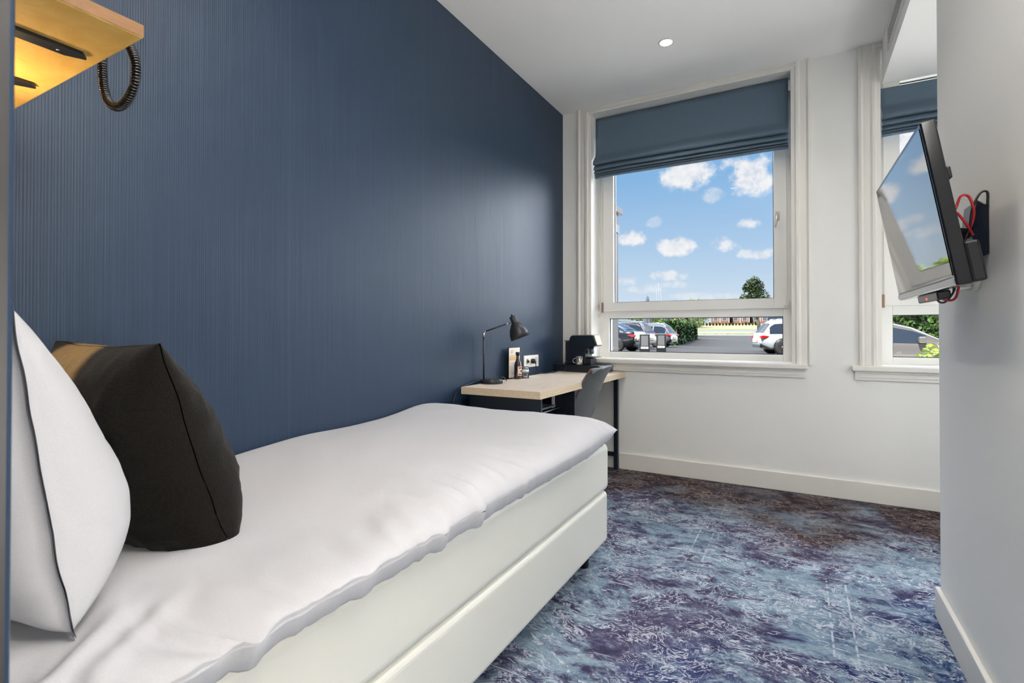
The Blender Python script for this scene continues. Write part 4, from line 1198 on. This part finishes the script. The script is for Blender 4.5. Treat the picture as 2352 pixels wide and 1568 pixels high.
# ---- cars
def car(name, label, rear, heading, color, L=4.7, Hc=1.66, Wc=1.9, style='suv', light='bar', coat_rough=.12, plate=True, z=G):
    """local frame: origin under the rear bumper, +x towards the nose"""
    t = thing(name, label, 'car', (rear[0], rear[1], z), heading)
    paint = mat('car_paint_' + name + str(len(MATS)), color, coat_rough + .12, spec=.5, coat=.8, vary=(1, .01))
    hw = Wc / 2
    belt = {'suv': .95, 'coupe': .98, 'hatch': .93}[style] * Hc / 1.66
    if style == 'coupe':
        roofpts = [(0, .62), (.03, belt + .10), (.10, belt + .14), (.55, belt + .17), (1.15, Hc - .18), (1.9, Hc), (2.6, Hc - .01), (3.3, belt + .20), (3.55, belt + .07), (4.4, belt - .12), (L - .05, .62), (L, .5)]
    elif style == 'suv':
        roofpts = [(0, .60), (.04, belt), (.12, belt + .05), (.45, Hc - .16), (.62, Hc - .03), (1.0, Hc), (2.3, Hc), (2.75, Hc - .06), (3.45, belt + .10), (3.6, belt + .05), (4.4, belt - .12), (L - .06, .62), (L, .5)]
    else:
        roofpts = [(0, .55), (.04, belt - .02), (.15, belt + .06), (.55, Hc - .12), (.9, Hc - .03), (1.5, Hc), (2.1, Hc - .04), (2.7, Hc - .22), (3.25, belt + .10), (3.45, belt + .0), (4.1, belt - .14), (L - .05, .55), (L, .45)]
    def interp(P, x):
        for (a, b), (c, d) in zip(P[:-1], P[1:]):
            if x <= c: k = (x - a) / max(1e-6, c - a); return b + (d - b) * k
        return P[-1][1]
    xs = sorted(set([round(L * k / 46, 3) for k in range(47)] + [p[0] for p in roofpts]))
    xs = [x for x in xs if 0 <= x <= L]
    def section(x):
        f = x / L
        w = hw * (1 - .16 * (max(0, .10 - f) / .10) ** 2 - .22 * (max(0, f - .80) / .20) ** 2)
        zt = interp(roofpts, x); zb = .24 + .22 * (max(0, .09 - f) / .09) + .05 * (max(0, f - .92) / .08)
        bl = min(belt + .04 * (.5 - f), zt - .02)
        wr_ = w * (.97 - .24 * min(1, max(0, (zt - bl)) / .65))
        mid = (zb + bl) / 2
        half = [(0, zb), (w * .86, zb), (w * .97, zb + .10), (w, mid), (w * .985, bl - .08), (w * .96, bl), ((w * .96 * .25 + wr_ * .75), bl + (zt - bl) * .78), (wr_ * .93, zt - (zt - bl) * .06), (wr_ * .55, zt), (0, zt + .012)]
        return half
    m = MB(); rows = []
    for x in xs:
        h = section(x); rows.append([(x, -y, z_) for y, z_ in h] + [(x, y, z_) for y, z_ in h[-2:0:-1]])
    n = len(rows[0]); vs = [p for r_ in rows for p in r_]
    fs = [(i * n + k, i * n + (k + 1) % n, (i + 1) * n + (k + 1) % n, (i + 1) * n + k) for i in range(len(rows) - 1) for k in range(n)]
    fs += [tuple(range(n))[::-1], tuple((len(rows) - 1) * n + k for k in range(n))]
    m.add(vs, fs, True); body = m.build('body', paint, t)
    # glazing: side windows, windscreen and rear window follow the greenhouse, 6 mm proud
    gl = mat('tinted_car_glass', srgb(34, 40, 48), .06, spec=.9, coat=.5)
    def strip(x0, x1, k0, k1, sgn, sub=10, inset=.05):
        mm = MB()
        def f(u, v):
            x = x0 + (x1 - x0) * u; h = section(x)
            a, b = h[k0], h[k1]; lo, hi = (inset, 1 - inset)
            q = lo + (hi - lo) * v; y = a[0] + (b[0] - a[0]) * q; z_ = a[1] + (b[1] - a[1]) * q
            return (x, sgn * (y + .008), z_)
        mm.grid(f, sub, 3); return mm
    def gh(x): h = section(x); return h[7][1] - h[5][1]
    gx = [x for x in [k * .05 for k in range(int(L / .05))] if gh(x) > .20]
    ga, gb = gx[0] + .12, gx[-1] - .1
    p1 = ga + (gb - ga) * .30; p2 = ga + (gb - ga) * .62
    for sgn in (-1, 1):
        for (a, b) in ((ga, p1 - .04), (p1 + .04, p2 - .03), (p2 + .03, gb)):
            strip(a, b, 5, 6, sgn).build('side_window', gl, t, normals=False)
    # rear window and windscreen across the top of the sloping parts
    def cross(x0, x1, name_):
        mm = MB()
        def f(u, v):
            x = x0 + (x1 - x0) * u; h = section(x); s_ = (v - .5) * 2
            P = [(-h[7][0], h[7][1]), (-h[8][0], h[8][1]), (0, h[9][1]), (h[8][0], h[8][1]), (h[7][0], h[7][1])]
            q = (s_ * .96 + 1) / 2 * 4; i = min(3, int(q)); k = q - i
            return (x - (.010 if x < L / 2 else -.010), P[i][0] + (P[i + 1][0] - P[i][0]) * k, P[i][1] + (P[i + 1][1] - P[i][1]) * k + .010)
        mm.grid(f, 6, 12); mm.build(name_, gl, t, normals=False)
    if style == 'coupe': cross(.62, 1.5, 'rear_window')
    elif style == 'suv': cross(.15, .44, 'rear_window')
    else: cross(.2, .56, 'rear_window')
    fr = [p for p in roofpts if p[0] > 2]
    cross({'suv': 2.82, 'coupe': 2.68, 'hatch': 2.2}[style], {'suv': 3.4, 'coupe': 3.25, 'hatch': 3.2}[style], 'windscreen')
    rw = .36 * Hc / 1.66
    dark = M_BLACKP
    rim = mat('alloy_wheel', srgb(150, 152, 156), .25, metal=.8)
    for x in (.92, L - .92):
        for sgn in (-1, 1):
            y0 = sgn * (hw - .02)
            a_ = MB(); a_.lathe([(rw + .05, 0), (rw + .05, .004)], (x, sgn * (hw + .003), rw + .02), 28, axis=(0, sgn, 0)); a_.build('wheel_arch', dark, t)
            wl = MB(); wl.lathe([(rw * .62, .0), (rw * .9, .0), (rw, -.03), (rw, -.20), (rw * .6, -.21)], (x, sgn * (hw + .022), rw), 32, axis=(0, sgn, 0))
            wo_ = wl.build('wheel', mat('tyre_rubber', srgb(24, 24, 26), .8), t)
            rm = MB(); yy = sgn * (hw + .016)
            rm.lathe([(rw * .58, -.004), (rw * .66, .004), (rw * .66, -.01)], (x, yy, rw), 28, axis=(0, sgn, 0)); rm.lathe([(0, .008), (.07, .006), (.075, -.02)], (x, yy, rw), 16, axis=(0, sgn, 0))
            for k in range(5):
                an = 2 * pi * k / 5 + .3; c1, s1 = cos(an), sin(an); c2, s2 = -s1, c1
                p = [(x + c1 * .05 + c2 * .03 * e, rw + s1 * .05 + s2 * .03 * e) for e in (-1, 1)] + [(x + c1 * rw * .62 + c2 * .05 * e, rw + s1 * rw * .62 + s2 * .05 * e) for e in (1, -1)]
                rm.prism([(a2, b2) for a2, b2 in p], yy - sgn * .008, yy + sgn * .006, 'xz')
            rm.build('rim', rim, wo_)
    tl = mat('red_tail_light', srgb(150, 14, 20), .2, spec=.7)
    for sgn in (-1, 1):
        mm = MB()
        mm.prism([(-.02, belt - .16), (-.02, belt - .05), (.10, belt - .03), (.34, belt - .06), (.28, belt - .12), (.06, belt - .17)], sgn * (hw * .72), sgn * (hw * .985), 'xz')
        mm.build('tail_light', tl, t, bevel=.01)
    mm = MB().box((-.02, -hw * .76, .34), (.12, hw * .76, .52)); mm.build('rear_bumper', dark, t, bevel=.03)
    if plate: MB().box((-.035, -.26, .60), (-.006, .26, .71)).build('number_plate', mat('yellow_number_plate', srgb(140, 130, 84), .5), t)
    for sgn in (-1, 1):
        mx_ = L - 1.62
        mm = MB().box((mx_, sgn * (hw + .0), belt + .02), (mx_ + .14, sgn * (hw + .17), belt + .17)); mm.build('side_mirror', paint, t, bevel=.03)
    if style == 'suv':
        for sgn in (-1, 1):
            MB().tube([(.75, sgn * hw * .62, Hc - .01), (.85, sgn * hw * .62, Hc + .045), (2.5, sgn * hw * .62, Hc + .045), (2.65, sgn * hw * .62, Hc - .02)], .018, 6).build('roof_rail', M_CHROME, t)
    return t
car('sport_utility_car', 'black sloping-roofed car with red tail lights parked nearest at the left', (-5.62, 26.9), radians(180 - 8), srgb(18, 22, 28), 4.75, 1.64, 1.92, 'coupe')
car('estate_car', 'dark brown-black car parked between the black car and the silver car', (-6.15, 31.4), radians(180 - 6), srgb(40, 36, 38), 4.7, 1.68, 1.9, 'suv')
car('crossover_car', 'silver grey car parked farthest in the row beside the hedge', (-5.75, 35.9), radians(180 - 5), srgb(76, 79, 86), 4.45, 1.62, 1.85, 'suv')
car('electric_car', 'white car whose tail and rear wheel show at the edge of the lower pane', (-.10, 27.1), radians(17), srgb(150, 154, 160), 4.9, 1.64, 1.93, 'suv')
car('teal_car', 'pale teal car mostly hidden behind the white car', (-.15, 30.6), radians(14), srgb(86, 108, 112), 4.5, 1.52, 1.85, 'suv')
car('grey_hatchback', 'grey brown hatchback parked before the tall hedge, seen in the recess window', (1.36, 16.1), radians(0), srgb(70, 67, 65), 4.4, 1.44, 1.8, 'hatch', coat_rough=.2, plate=False, z=-.044)

# charging posts between the cars
def post(x, y, label):
    t = thing('charging_post', label, 'charging post', (x, y, G), radians(10))
    MB().box((-.25, -.08, 0), (.25, .08, .96)).build('housing', M_BLACKP, t, bevel=.02)
    MB().box((-.17, -.088, .36), (.17, -.081, .88)).build('mesh_panel', mat('pale_grey_mesh', srgb(84, 86, 88), .6, bump=(60, .6, .01)), t)
    MB().box((-.18, -.088, .22), (.18, -.081, .32)).build('label_strip', M_WHITEP, t)
    m = MB()
    for k in range(5): m.box((-.10 + k * .042, -.0895, .245), (-.07 + k * .042, -.0885, .295))
    m.build('lettering', M_BLACKP, t)
post(-5.10, 25.7, 'black post with grey mesh panel before the black car')
post(-4.72, 27.6, 'black post with grey mesh panel before the silver car')

# shrubs just outside the recess window
for k, (x, y, r, h_, lab) in enumerate([(2.36, 6.55, .26, .86, 'lime green shrub tips at the left of the recess window'),
                                        (3.10, 7.05, .36, .92, 'lime green shrub spreading at the right of the recess window')]):
    t = thing('garden_shrub', lab, 'shrub', (x, y, G))
    m = MB(); R = random.Random(40 + k)
    for i in range(14):
        a = R.uniform(0, 2 * pi); m.tube([(x, y, G), (x + cos(a) * r * .5, y + sin(a) * r * .5, h_ * .55), (x + cos(a) * r * .9, y + sin(a) * r * .9, h_ * R.uniform(.7, .95))], .004, 5)
    m.build('stems', M_TRUNK, t, world=True)
    leaves((x, y, h_ * .52), (r, r, h_ * .56), 1500, .035, M_LEAFY, 60 + k, t, 'foliage')
